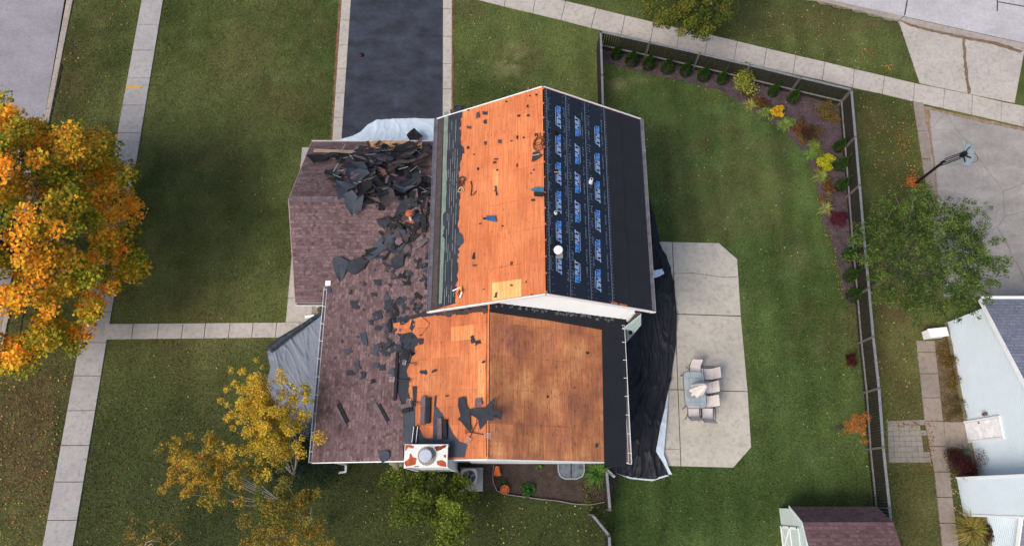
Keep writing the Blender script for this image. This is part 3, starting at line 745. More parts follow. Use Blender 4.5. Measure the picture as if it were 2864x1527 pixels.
PWL = Plane((WXL, WYF, WE), (0, 1, 0), (WXM - WXL, 0, WR - WE)); PWR = Plane((WXR, WYF, WE), (0, 1, 0), (WXM - WXR, 0, WR - WE))
PGF = Plane((GX0, GYF, GE), (1, 0, 0), (0, GYM - GYF, GR - GE)); PGB = Plane((GX0, GYB, GE), (1, 0, 0), (0, GYM - GYB, GR - GE))
def cdt(P, plane, down):
    from mathutils.geometry import delaunay_2d_cdt
    q = [Vector(plane.uv(p)) for p in P]; z0 = (P[0] - plane.o).dot(plane.n)
    vs, es, fs = delaunay_2d_cdt(q, [], [list(range(len(q)))], 1, 1e-5)[:3]
    top = [plane.o + plane.a * v.x + plane.u * v.y + plane.n * z0 for v in vs]; n = len(top)
    F2 = []; cnt = {}
    flip = plane.a.cross(plane.u).dot(plane.n) < 0
    for f in fs:
        f = list(f); f = f[::-1] if flip else f; F2.append(f)
        for i in range(len(f)): cnt[(f[i], f[(i + 1) % len(f)])] = 1
    out = list(F2) + [[i + n for i in f][::-1] for f in F2]
    for (a, b) in cnt:
        if (b, a) not in cnt: out.append([a, a + n, b + n, b])
    return top + [v + down for v in top], out
def layer(name, plane, pts, lift, mat, parent=house, th=.012, wpts=False):
    """flat piece lying on a roof plane"""
    P = [Vector(p) if wpts else plane.hit(p[0], p[1], lift) for p in pts]
    if wpts: P = [plane.at(p.x, p.y, lift) for p in P]
    V, Fc = cdt(P, plane, -plane.n * th)
    return mk(name, V, Fc, mat, parent, uv=[plane.uv(v) for v in V])
def ragged(a, c, amp=6, step=9, tab=True, seed=0):
    """ragged pixel polyline from a to c"""
    rnd = random.Random(seed); a = Vector(a); c = Vector(c); L = (c - a).length; n = max(2, int(L / step)); nrm = Vector((-(c - a).y, (c - a).x)).normalized()
    out = []; off = 0
    for i in range(n + 1):
        p = a.lerp(c, i / n)
        if tab and rnd.random() < .5: out.append(tuple(p + nrm * off))
        off = rnd.uniform(-amp, amp) if rnd.random() < .75 else off
        out.append(tuple(p + nrm * off))
    return out
def raggedline(pts, amp=6, step=9, seed=0):
    o = []
    for i in range(len(pts) - 1): o += ragged(pts[i], pts[i + 1], amp, step, True, seed + i)
    return o
# --- walls
def wallbox(x0, x1, y0, y1, z1, xm=None, ym=None, zr=None, axis='Y'):
    """closed box with gable tops"""
    b = MB()
    if axis == 'Y':
        prof = [(x0, 0), (x1, 0), (x1, z1), (xm, zr), (x0, z1)]
        b.prism([Vector((x, y0, z)) for x, z in prof], Vector((0, y1 - y0, 0)))
    else:
        prof = [(y0, 0), (y1, 0), (y1, z1), (ym, zr), (y0, z1)]
        b.prism([Vector((x0, y, z)) for y, z in prof], Vector((x1 - x0, 0, 0)))
    return b
mIn = .35
sl = (ZR - ZE) / (XM - XL); sr = (ZR - ZE) / (XR - XM)
zl = ZE + sl * mIn - .12; zr_ = ZE + sr * mIn - .12
b = MB(); prof = [(XL + mIn, 0), (XR - mIn, 0), (XR - mIn, zr_), (XM, ZR - .13), (XL + mIn, zl)]
b.prism([Vector((x, YF + .38, z)) for x, z in prof], Vector((0, YB - YF - .66, 0))); b.out('wall', SIDE, house)
# siding courses on the white gable
b = MB(); z = 2.6
while z < ZR - .3:
    xl = XL + mIn if z < zl else XL + (z + .13 - ZE) / sl; xr = XR - mIn if z < zr_ else XR - (z + .13 - ZE) / sr
    b.box(((xl + xr) / 2, YF + .374, z), (xr - xl - .02, .012, .012)); z += .12
b.out('siding', SIDE, house)
prof = [(WXL + .4, 0), (WXR - .4, 0), (WXR - .4, PWR.z(WXR - .4, 0) - .12), (WXM, WR - .13), (WXL + .4, PWL.z(WXL + .4, 0) - .12)]
b = MB(); b.prism([Vector((x, WYF + .12, z)) for x, z in prof], Vector((0, YF + .38 - WYF - .13, 0))); b.out('wall', SIDE, house)
prof = [(GYF + .35, 0), (GYB - .35, 0), (GYB - .35, GE + .08), (GYM, GR - .13), (GYF + .35, GE + .08)]
b = MB(); b.prism([Vector((GX0 + .25, y, z)) for y, z in prof], Vector((XL + mIn - GX0 - .26, 0, 0))); b.out('wall', SIDE, house)
# garage door on the rear wall
b = MB()
for k in range(4): b.box((-5.9, GYB - .335, .3 + k * .53), (4.8, .03, .51))
gd = b.out('garage_door', WHITE, house)
# --- roof decks (thick)
def deck(name, plane, corners, mat, th=.1):
    return layer(name, plane, [Vector((x, y, 0)) for x, y in corners], 0, mat, th=th, wpts=True)
deck('roof_deck', PML, [(XL, YF), (XM, YF), (XM, YB), (XL, YB)], PLY)
deck('roof_deck', PMR, [(XM, YF), (XR, YF), (XR, YB), (XM, YB)], PLY)
vy0 = GYF + (WE - GE) / ((GR - GE) / (GYM - GYF))            # wing eave meets garage slope
gx_r = WXL + (GR - WE) / ((WR - WE) / (WXM - WXL))
deck('roof_deck', PWL, [(WXL, WYF), (WXM, WYF), (WXM, WYB), (XL + .2, WYB + .0), (XL + .2, GYM + .0 - .3), (WXL, vy0)], PLY2)
deck('roof_deck', PWR, [(WXM, WYF), (WXR, WYF), (WXR, YF + .38), (WXM, YF + .38)], PLY3)
deck('roof_deck', PGF, [(GX0, GYF), (XL + .3, GYF + .0), (XL + .3, GYM), (GX0, GYM)] if False else [(GX0, GYF), (WXL + .02, GYF), (WXL + .02, vy0 + .0), (XL + .3, GYM - .35), (XL + .3, GYM), (GX0, GYM)], TAN)
deck('roof_deck', PGB, [(GX0, GYM), (XL + .3, GYM), (XL + .3, GYB), (GX0, GYB)], TAN)
# --- garage shingles
layer('shingle_layer', PGF, [Vector(p) for p in ((GX0 - .02, GYF - .02, 0), (WXL + .0, GYF - .02, 0), (WXL + .02, vy0, 0), (XL + .3, GYM - .32, 0), (XL + .3, GYM - .01, 0), (GX0 - .02, GYM - .01, 0))], .022, SHING, wpts=True, th=.02)
layer('shingle_layer', PGB, [Vector(p) for p in ((GX0 - .02, GYM + .01, 0), (XL + .3, GYM + .01, 0), (XL + .3, GYB + .02, 0), (GX0 - .02, GYB + .02, 0))], .022, SHING, wpts=True, th=.02)
b = MB()
for k in range(20):
    x = GX0 + k * .3
    b.box((x + .14, GYM, GR + .045), (.29, .26, .02))
b.out('ridge_cap', BROWNS2, house)
# --- wing, left slope: felt under shingles, torn edges
felt_edge = [(1100, 893), (1140, 878), (1200, 884), (1290, 872), (1364, 862)]
fe = raggedline([(1172, 882), (1168, 910), (1150, 930), (1166, 960), (1148, 985), (1150, 1010), (1136, 1040), (1152, 1065), (1136, 1080), (1150, 1120), (1146, 1150), (1136, 1170)], 5, 8, 3)
Xc = lambda px, py: (px, py)
def pw_poly(edge_pts, lift, mat, name, top_y=None):
    top = [Vector((WXL, vy0, 0)), Vector((XL + .2, GYM - .32, 0)), Vector((XL + .2, WYB, 0))]
    T = [tuple(proj(*PWL.at(p.x, p.y))) for p in top]
    poly = [tuple(proj(*PWL.at(WXL - .03, WYF)))] + T + edge_pts
    return layer(name, PWL, poly, lift, mat, th=.012)
# felt
E1 = raggedline([(1366, 852), (1366, 868), (1290, 873), (1240, 878), (1190, 884), (1172, 888), (1170, 915), (1150, 925), (1172, 950), (1160, 975), (1150, 1010), (1136, 1040), (1146, 1062), (1140, 1085), (1146, 1118), (1140, 1136), (1135, 1190), (1135, 1286)], 3, 7, 5)
pw_poly(E1, .012, OLDFELT, 'felt_layer')
E2 = raggedline([(1330, 852), (1300, 862), (1230, 872), (1190, 868), (1160, 880), (1105, 888), (1100, 915), (1118, 940), (1120, 990), (1112, 1040), (1108, 1090), (1122, 1130), (1128, 1180), (1130, 1230), (1130, 1288)], 3, 8, 9)
pw_poly(E2, .034, SHING, 'shingle_layer')
# orange window near (1100,900) where the felt is gone
layer('bare_plywood', PWL, raggedline([(1100, 903), (1103, 932), (1130, 932), (1150, 928), (1165, 938), (1182, 932), (1200, 905), (1178, 886), (1150, 893), (1138, 902), (1118, 900), (1100, 903)], 1.5, 7, 21), .040, PLY2, th=.004)
z3 = lambda pts: [(1000 + a / 2.746, 1027 + c / 2.746) for a, c in pts]
layer('felt_layer', PWL, z3([(375, 300), (405, 296), (440, 300), (440, 400), (442, 460), (480, 480), (500, 530), (520, 545), (578, 545), (580, 430), (585, 300), (600, 298), (620, 320), (635, 345), (650, 352), (662, 400), (700, 440), (735, 515), (780, 570), (845, 590), (830, 640), (820, 690), (700, 690), (700, 590), (355, 592), (345, 520), (345, 440), (352, 330)]), .02, OLDFELT2, th=.008)
layer('felt_strip', PWL, z3([(420, 145), (455, 145), (446, 300), (428, 300)]), .03, OLDFELT, th=.01)
layer('felt_strip', PWL, z3([(592, 215), (606, 218), (600, 300), (586, 300)]), .03, OLDFELT, th=.01)
layer('plywood_patch', PWL, [(1262, 915), (1325, 908), (1325, 948), (1262, 955)], .006, PLYMID, th=.004)
layer('plywood_patch', PWL, [(1338, 1010), (1357, 1008), (1355, 1120), (1336, 1122)], .006, PLYMID, th=.004)
# ridge slot of the wing
layer('ridge_gap', PWL, [(1361, 864), (1362.5, 864), (1361, 1277), (1359.5, 1277)], .006, DARKHOLE, th=.004)
layer('ridge_gap', PWR, [(1368.5, 864), (1370, 864), (1368, 1277), (1366.5, 1277)], .006, DARKHOLE, th=.004)
# --- wing, right slope: L of black membrane
layer('membrane', PWR, [(1369, 840), (1540, 860), (1713, 882), (1752, 888), (1752, 1306), (1690, 1302), (1683.5, 922), (1530, 895), (1371, 873)], .014, MEMB, th=.012)
b = MB()
for k in range(46):                     # remnants of step shingles along the wall foot
    x = WXM + .25 + k * (WXR - WXM - .5) / 46 + random.uniform(-.03, .03)
    if random.random() < .2: continue
    y = YF + .2 - random.uniform(0, .1)
    MB().box(PWR.at(x, y + .12, .035), (random.uniform(.06, .11), random.uniform(.05, .14), .01), Matrix.Rotation(random.uniform(-.3, .3), 3, 'Z') @ Matrix.Rotation(math.atan2(WR - WE, WXR - WXM), 3, 'Y')).out('step_flashing', M('grey_flashing', '#5f6062', .8, .4, 12, 40, .3), house)
b = MB()
for k in range(24):
    x = XL + .3 + k * (WXM - XL - .4) / 24
    MB().box(PWL.at(x, YF + .15 - random.uniform(0, .12), .05), (random.uniform(.1, .2), random.uniform(.1, .22), .012), Matrix.Rotation(random.uniform(-.3, .3), 3, 'Z') @ Matrix.Rotation(-.38, 3, 'Y')).out('step_flashing', BROWNS, house)
# --- upper roof, left slope
def pstrip(plane, xa, xb, lift, mat, name, ya=YF + .02, yb=YB - .02, yref=600, th=.01):
    a = plane.hit(xa, yref, lift); c = plane.hit(xb, yref, lift)
    return layer(name, plane, [Vector((a.x, ya, 0)), Vector((c.x, ya, 0)), Vector((c.x, yb, 0)), Vector((a.x, yb, 0))], lift, mat, th=th, wpts=True)
e = raggedline([(1290, 305), (1288, 380), (1296, 430), (1284, 480), (1290, 520), (1284, 585), (1281, 650), (1294, 670), (1282, 700), (1280, 760), (1276, 800), (1274, 847)], 3.5, 8, 31)
layer('felt_layer', PML, [tuple(proj(*PML.at(XL, YB - .02)))] + e + [tuple(proj(*PML.at(XL, YF + .02)))], .012, OLDFELT)
pstrip(PML, 1218, 1231, .028, BROWNS, 'starter_shingles')
e2 = raggedline([(1254, 312), (1251, 420), (1249, 520), (1247, 590)], 1.2, 14, 4) + raggedline([(1240, 600), (1241, 640), (1238, 660)], 2, 8, 5) + raggedline([(1244, 668), (1240, 760), (1235, 848)], 1, 20, 6)
layer('pale_starter_strip', PML, e2 + [(1227, 850), (1232, 700), (1236, 560), (1242, 314)], .024, M('pale_green_granules', '#6c7a70', .9, .2, 4, 50, .25), th=.008)
b = MB()
for xr in (1251, 1256, 1262, 1268, 1275):
    y = YB - .3
    while y > YF + .3:
        L_ = random.uniform(.2, 1.1)
        if random.random() < .7:
            p = PML.hit(xr, 600, .02); c_ = PML.at(p.x, y - L_ / 2, .02)
            b.box(c_, (.016, L_, .008), Matrix.Rotation(-math.atan(sl), 3, 'Y'))
        y -= L_ + random.uniform(.03, .4)
b.out('tar_lines', M('pale_tar_line', '#81858c', .8, .3, 10, 50, .3), house)
layer('plywood_patch', PML, [(1376, 791), (1458, 780), (1458, 829), (1376, 841)], .006, PLYNEW, th=.004)
layer('plywood_patch', PML, [(1379, 474), (1394, 472), (1394, 535), (1381, 535)], .006, PLYMID, th=.004)
layer('felt_layer', PML, raggedline([(1276, 655), (1284, 648), (1294, 660), (1297, 680), (1286, 690), (1276, 684)], 2, 6, 12), .016, OLDFELT2, th=.008)
# --- upper roof, right slope
pstrip(PMR, 1528, 1700, .010, FELT, 'underlayment', YF + .03, YB - .03)
pstrip(PMR, 1699, 1806.5, .016, MEMB, 'membrane', YF + .03, YB - .03)
pstrip(PMR, 1749.4, 1750.6, .020, M('membrane_lap', '#1c1d22', .8), 'membrane_lap', YF + .03, YB - .03)
pstrip(PMR, 1523.2, 1527, .004, DARKHOLE, 'ridge_gap', YF + .1, YB - .1)
layer('bare_plywood', PMR, [(1709, 844), (1729, 847), (1728, 854), (1709, 851)], .024, PLY, th=.006)
layer('bare_plywood', PMR, [(1733, 848), (1755, 853), (1754, 860), (1733, 855)], .024, PLY, th=.006)
b = MB(); y = YB - .7
while y > YF + .4:
    p = PMR.hit(1525, 600, .02); MB().lathe((p.x, y, PMR.z(p.x, y) + .0), [(.035, 0), (.035, .03), (.02, .04)], 8).out('truss_end', M('cut_wood_end', '#b06a4c'), house); y -= .6
LAPM = M('lap_line', '#5d6c80', .5, .2, 3, 30, .2); PRINTM = M('small_print', '#566273', .5, .3, 20, 60, .4)
for xq in (1532.5, 1587, 1641, 1696.5):
    pstrip(PMR, xq - .9, xq + .9, .024, LAPM, 'lap_line', YF + .05, YB - .05, 470, .006)
b = MB(); rotR = Matrix.Rotation(math.atan(sr), 3, 'Y')
for xq, d_ in ((1529.5, .125), (1541, .25), (1579, .25), (1591, .125), (1597, .25), (1634, .25), (1645, .125), (1653, .25), (1689, .25), (1700, .125)):
    p = PMR.hit(xq, 470, .02); y = YB - .15
    while y > YF + .1:
        b.lathe(PMR.at(p.x + random.uniform(-.006, .006), y, .02), [(.017, 0), (.012, .006)], 6, rotR); y -= d_
tag(b.out('cap_nails', M('nail_cap', '#768190', .4), house), kind='stuff')
b = MB()
for xq in (1536, 1582, 1595, 1632, 1650, 1687):       # rows of illegible fine print along the laps
    p = PMR.hit(xq, 470, .02); y = YB - .4 - random.random() * .3
    while y > YF + .6:
        for q in range(random.randint(5, 9)):
            b.box(PMR.at(p.x, y, .0225), (.05, random.uniform(.025, .05), .004), rotR); y -= .058
        y -= random.uniform(.12, .5)
tag(b.out('fine_print', PRINTM, house), kind='stuff')
BLUE1 = M('bright_blue_ink', '#4f8fdc', .5, .12, 8, 60, .25); BLUE2 = M('pale_blue_ink', '#93abd0', .5, .12, 8, 60, .25)
def text_mesh(txt, mat, size, L, world_m, x0=0.0):
    cu = bpy.data.curves.new('lettering', 'FONT'); cu.body = txt; cu.size = 1; cu.offset = .05; cu.shear = .25; cu.extrude = .002
    ob = bpy.data.objects.new('lettering', cu); C.objects.link(ob)
    bpy.context.view_layer.update()
    dg = bpy.context.evaluated_depsgraph_get(); me = bpy.data.meshes.new_from_object(ob.evaluated_get(dg))
    bpy.data.objects.remove(ob); xsv = [v.co.x for v in me.vertices]; x1, x2 = min(xsv), max(xsv)
    for v in me.vertices:
        v.co.x = (v.co.x - x1) / (x2 - x1) * L + x0; v.co.y *= size / .70
    me.transform(Matrix.Translation(-WL[house.name]) @ world_m); me.materials.clear(); me.materials.append(mat)
    o = bpy.data.objects.new('lettering', me); C.objects.link(o); o.parent = house; return o
def word(xc, ya, yb, flip):
    """TRIBUILT printed along the roll; ya/yb = upper and lower photograph rows"""
    A = PMR.hit(xc, ya, .018); B_ = PMR.hit(xc, yb, .018); L = abs(A.y - B_.y); hgt = .16
    top, bot = max(A.y, B_.y), min(A.y, B_.y)
    if not flip: xd = Vector((0, -1, 0)); yd = -PMR.u; o = PMR.at(A.x, top, .018)        # reads downwards, letter tops to the right
    else: xd = Vector((0, 1, 0)); yd = PMR.u; o = PMR.at(A.x, bot, .018)
    zd = xd.cross(yd)
    o = o - yd * hgt * .5
    m = Matrix((xd, yd, zd)).transposed().to_4x4(); m.translation = o
    text_mesh('TRI', BLUE1, hgt, L * .36, m); text_mesh('BUILT', BLUE2, hgt, L * .65, m, L * .35)
    b = MB(); c_ = o + xd * (L * .5) - yd * .055; b.box(c_, (L * .78, .02, .004), m.to_3x3()); b.out('tag_line', BLUE2, house)
for c_ in ((296, 359), (375, 438), (454, 518), (534, 597), (617, 680), (704, 767)): word(1563 - (c_[0] - 450) * -.006, *c_, False)
for c_ in ((326, 382), (403, 460), (481, 541), (561, 623), (643, 707), (728, 792)): word(1613, *c_, True)
for c_ in ((352, 410), (428, 487), (506, 567), (587, 649), (669, 733), (752, 816)): word(1670.5 + (c_[0] - 350) * .008, *c_, False)
# square openings cut for vents
layer('vent_opening', PMR, [(1551, 368), (1562, 368), (1562, 380), (1551, 380)], .022, DARKHOLE, th=.004)
layer('vent_opening', PMR, [(1551, 475), (1562, 475), (1562, 487), (1551, 487)], .022, DARKHOLE, th=.004)
layer('vent_opening_board', PMR, [(1551, 480), (1562, 480), (1562, 483), (1551, 483)], .024, TAN, th=.004)
# vents and pipes
def vpipe(plane, px, py, r, h, mat, name, capr=None, capmat=None, lift=0):
    p = plane.hit(px, py, .02); b = MB().lathe(p + Vector((0, 0, -.02)), [(r, 0), (r, h)], 14)
    o = b.out(name, mat, house, smooth=False)
    if capr:
        MB().lathe(p + Vector((0, 0, h - .02)), [(capr * .96, 0), (capr, .02), (capr * .9, .07), (.02, .10)], 20).out('vent_cap', capmat or mat, o)
    return o
PIPEW = M('white_pvc', '#dfe3e6', .4, .04, 5, 20, .03)
vpipe(PMR, 1560, 708, .09, .32, M('galvanised_duct', '#b3986a', .5), 'vent_pipe', .16, WHITE)
layer('vent_flashing', PMR, [(1551, 694), (1574, 698), (1574, 722), (1555, 722)], .024, M('tan_flashing', '#a89c8c', .5), th=.006)
b = MB(); p = PMR.hit(1652, 511, .02); b.lathe(p, [(.085, -.03), (.06, .28), (.06, .30)], 14); o = b.out('pipe_boot', PIPEW, house)
MB().lathe(p + Vector((0, 0, .302)), [(.045, 0), (.045, .004)], 12).out('pipe_mouth', DARKHOLE, o)
b = MB(); p = PMR.hit(1554, 596, .02); b.lathe(p, [(.07, -.02), (.05, .1), (.05, .12)], 14); o = b.out('pipe_boot', PIPEW, house)
MB().lathe(p + Vector((0, 0, .122)), [(.035, 0), (.035, .004)], 12).out('pipe_mouth', DARKHOLE, o)
vpipe(PGF, 1150, 614, .06, .62, PIPEW, 'vent_pipe', .15, M('rust_red_cap', '#b0563a', .7, .2, 6, 30, .15))
layer('vent_flashing', PGF, [(1134, 614), (1156, 612), (1160, 630), (1132, 632)], .03, M('brick_red_flashing', '#8a5345', .7), th=.006)
# --- trim, gutters
def trim(a, b_, w_, h_, name, mat): MB().beam(a, b_, w_, h_).out(name, mat, house)
for y, sgn in ((YF - .02, -1), (YB + .02, 1)):
    for xe, ze in ((XL - .02, ZE), (XR + .02, ZE)):
        trim((xe, y, ze - .06), (XM, y, ZR - .06), .03, .17, 'rake_trim', WHITE)
# gutters with guards on the upper eaves
for xe, s_ in ((XL, -1), (XR, 1)):
    b = MB(); b.box((xe + s_ * .075, (YF + YB) / 2, ZE - .08), (.15, YB - YF + .04, .13)); b.out('gutter', GUT, house)
    MB().box((xe + s_ * .158, (YF + YB) / 2, ZE - .07), (.012, YB - YF + .06, .15)).out('gutter_edge', M('gutter_lip', '#828086', .5), house)
    MB().box((xe + s_ * .07, YF - .03, ZE - .08), (.18, .02, .15)).out('gutter_end', WHITE, house)
# wing gutters (open white, old debris inside)
def open_gutter(xe, y0, y1, ze, s_):
    root = MB(); 
    root.box((xe + s_ * .125, (y0 + y1) / 2, ze - .05), (.012, y1 - y0, .12)); root.box((xe + s_ * .065, (y0 + y1) / 2, ze - .11), (.12, y1 - y0, .01))
    root.box((xe + s_ * .01, (y0 + y1) / 2, ze - .06), (.012, y1 - y0, .10))
    for yy in (y0, y1): root.box((xe + s_ * .065, yy, ze - .06), (.14, .014, .12))
    g_ = root.out('gutter', WHITE, house)
    b = MB(); yy = y0 + .4
    while yy < y1: b.box((xe + s_ * .06, yy, ze + .012), (.15, .02, .012)); yy += .72
    b.out('gutter_bracket', WHITE, g_)
    MB().box((xe + s_ * .065, (y0 + y1) / 2, ze - .095), (.11, y1 - y0 - .04, .02)).out('gutter_debris', M('gutter_silt', '#75706c' if s_ < 0 else '#2b2b2f', .9), g_)
open_gutter(WXL - .02, WYF, vy0 + .03, WE, -1)
open_gutter(WXR + .02, WYF - .05, YF + .1, WE, 1)
MB().box((WXL + .03, vy0 + .08, WE + .07), (.22, .2, .12)).out('gutter_end', WHITE, house)
for y, s_ in ((GYF, -1), (GYB, 1)):
    x1 = WXL - .16 if s_ < 0 else XL - .2
    MB().box(((GX0 + x1) / 2, y + s_ * .12, GE - .06), (x1 - GX0 + .06, .012, .12)).out('gutter', WHITE, house)
    MB().box(((GX0 + x1) / 2, y + s_ * .06, GE - .10), (x1 - GX0, .11, .02)).out('gutter_trough', GUT, house)
trim((GX0 - .03, GYF, GE - .05), (GX0 - .03, GYM, GR - .05), .04, .12, 'rake_trim', M('pinkish_trim', '#9c8585')); trim((GX0 - .03, GYB, GE - .05), (GX0 - .03, GYM, GR - .05), .04, .12, 'rake_trim', _MC['pinkish_trim'])
trim((WXL, WYF - .02, WE - .06), (WXM, WYF - .02, WR - .06), .04, .13, 'rake_trim', WHITE); trim((WXM, WYF - .02, WR - .06), (WXR, WYF - .02, WE - .06), .04, .13, 'rake_trim', WHITE)
MB().box(((WXM - 1.1 + WXR) / 2, WYF + .09, 1.35), (WXR - WXM + .6, .04, 2.6)).out('siding', SIDE, house)
# downspout elbow at the front-left corner
a = U(944, 1284, 1.9); b = MB(); b.beam((a.x, WYF + .02, 2.6), (a.x, WYF + .02, .4), .08, .06); b.beam((a.x, WYF + .0, .4), (a.x - .05, WYF - .25, .12), .08, .06); b.beam((a.x - .05, WYF - .25, .12), (a.x - .35, WYF - .3, .08), .08, .06); b.out('downspout', WHITE, house)
# right corner: brown skirt below the white gable and pale green lower wall
YW = YF + .36; YP = YF - .05
def vpoly(name, pts, Y, mat, th=.03):
    P = [UY(a_, c_, Y) for a_, c_ in pts]; b = MB(); b.prism(P, Vector((0, th, 0))); return b.out(name, mat, house)
vpoly('skirt_shingles', [(1711, 899), (1757, 901), (1778, 876), (1794, 876), (1793, 884), (1757, 916), (1742, 920), (1725, 914)], YW - .03, BROWNS2)
vpoly('corner_trim', [(1713, 899.5), (1757, 901), (1777, 876), (1773, 876), (1755, 897), (1713, 896)], YW - .04, WHITE)
o = vpoly('lower_siding', [(1743, 919), (1793, 880), (1793, 909), (1744, 968)], YP, GREENSIDE)
for q in (((1752, 914), (1749, 958)), ((1766, 903), (1764, 940)), ((1780, 892), (1779, 922))): pass
for k in (.33, .66):
    a = UY(1743, 919 + 49 * k, YP - .005); c_ = UY(1793, 880 + 29 * k, YP - .005); MB().beam(a, c_, .01, .012).out('siding_joint', M('siding_shadow_gap', '#8fa09c'), o)
vpoly('wall_vent', [(1760, 926), (1767, 927), (1769, 934), (1762, 936), (1758, 932)], YP - .04, DARKHOLE, .04)
vpoly('corner_trim', [(1741, 918), (1744, 918), (1745, 970), (1743, 972)], YP - .02, WHITE)
# chimney
ch = MB(); cx0, cx1 = U(1131, 1275, 5.2).x, U(1252, 1275, 5.2).x; cy0, cy1 = U(1190, 1307, 5.2).y, U(1190, 1242, 5.2).y
chm = MB().box(((cx0 + cx1) / 2 + .01, (cy0 + cy1) / 2, 2.58), (cx1 - cx0 - .08, cy1 - cy0 - .08, 5.16)).out('chimney', SIDE, house)
b = MB()
for x in (cx0 + .03, cx1 - .03):
    for y in (cy0 + .03, cy1 - .03): b.box((x, y, 2.56), (.09, .09, 5.13))
b.out('chimney_corner', WHITE, chm)
m, t_, bb = nodes('rusty_cap')
n_ = tex(t_, 'ShaderNodeTexNoise', 'Object', 1.9, Detail=5.0, Roughness=.6); n2 = tex(t_, 'ShaderNodeTexNoise', 'Object', 40.0, Detail=4.0)
c_ = mixc(t_, ramp(t_, n_.outputs[0], [(.545, (0, 0, 0)), (.585, (1, 1, 1))]), lin('#d9dad2'), mixc(t_, ramp(t_, n2.outputs[0], [(.4, (0, 0, 0)), (.6, (1, 1, 1))]), lin('#b4512c'), lin('#8f3e24')))
c_ = mixc(t_, ramp(t_, n2.outputs[0], [(.6, (0, 0, 0)), (.7, (.4,) * 3)]), c_, lin('#7d6c58'))
t_.links.new(c_, bb.inputs['Base Color']); bb.inputs['Roughness'].default_value = .6
cap = MB().box(((cx0 + cx1) / 2, (cy0 + cy1) / 2, 5.19), (cx1 - cx0, cy1 - cy0, .06)).out('chimney_cap', m, chm)
CAPW = M('chalky_white_metal', '#d9dad2', .6, .06, 3, 40, .12)
cap.data.materials[0] = CAPW
RUST = M('rust', '#a84e2c', .8, .3, 9, 50, .3); RUST2 = M('dark_red_rust', '#7c342c', .8, .3, 9, 50, .3); SOOT = M('soot_speckle', '#8f8877', .8, .3, 30, 60, .4)
for pts_, m_ in (([(363, 588), (400, 592), (440, 608), (425, 622), (390, 615), (370, 640), (360, 625)], RUST), ([(405, 660), (425, 690), (455, 695), (450, 740), (425, 752), (370, 758), (362, 725), (395, 700)], RUST),
                 ([(610, 720), (650, 712), (680, 728), (686, 765), (640, 760), (612, 745)], RUST), ([(592, 610), (650, 598), (690, 592), (680, 610), (640, 635), (605, 640)], RUST2), ([(660, 672), (680, 675), (678, 695), (664, 692)], RUST), ([(430, 760), (470, 758), (470, 766), (432, 768)], RUST)):
    q_ = [(1000 + a / 2.746, 1027 + c / 2.746) for a, c in pts_]; q_ = raggedline(q_ + q_[:1], 1.0, 4, 3)
    P_ = [U(a, c, 5.2245) for a, c in q_]; pl_ = Plane((0, 0, 5.2245), (1, 0, 0), (0, 1, 0)); V_, F_ = cdt([Vector((max(cx0 + .02, min(cx1 - .02, p_.x)), max(cy0 + .02, min(cy1 - .02, p_.y)), 5.2245)) for p_ in P_], pl_, Vector((0, 0, -.002)))
    mk('rust_patch', V_, F_, m_, cap)
MB().lathe(((cx0 + cx1) / 2 + .04, (cy0 + cy1) / 2, 5.221), [(.33, 0), (.33, .0015)], 20).out('soot_ring', SOOT, cap)
fx, fy = U(1190, 1276, 5.45).x, (cy0 + cy1) / 2
MB().lathe((fx, fy, 5.22), [(.16, 0), (.16, .16), (.225, .17), (.225, .22), (.20, .24)], 28).out('flue_cap', M('galvanised_flue', '#b9bcc6', .35, .08, 4, 30, .06, metal=.3), chm)

# ------------------------------------------------------------------ roof ray caster for placing loose things
bpy.context.view_layer.update()
RV, RF = [], []
for o in list(bpy.data.objects):
    if o.parent == house and o.type == 'MESH' and o.name.split('.')[0] in ('roof_deck', 'shingle_layer', 'membrane', 'felt_layer', 'underlayment'):
        k = len(RV); off = WL[house.name]
        RV += [v.co + off for v in o.data.vertices]; RF += [[k + i for i in p.vertices] for p in o.data.polygons]
BV = BVHTree.FromPolygons(RV, RF)
def hit(px, py):
    p, nrm, i, d = BV.ray_cast(Vector((0, 0, H)), ray(px, py).normalized())
    if p is None: return U(px, py, 0.03), Vector((0, 0, 1))
    return p, (nrm if nrm.z > 0 else -nrm)
def basis(nrm, ang=0, tilt=0, tdir=0):
    z = Vector(nrm).normalized()
    if tilt: z = (z + Vector((math.cos(tdir), math.sin(tdir), 0)) * math.tan(tilt)).normalized()
    x = Vector((math.cos(ang), math.sin(ang), 0)); x = (x - z * x.dot(z)).normalized(); y = z.cross(x)
    return Matrix((x, y, z)).transposed()
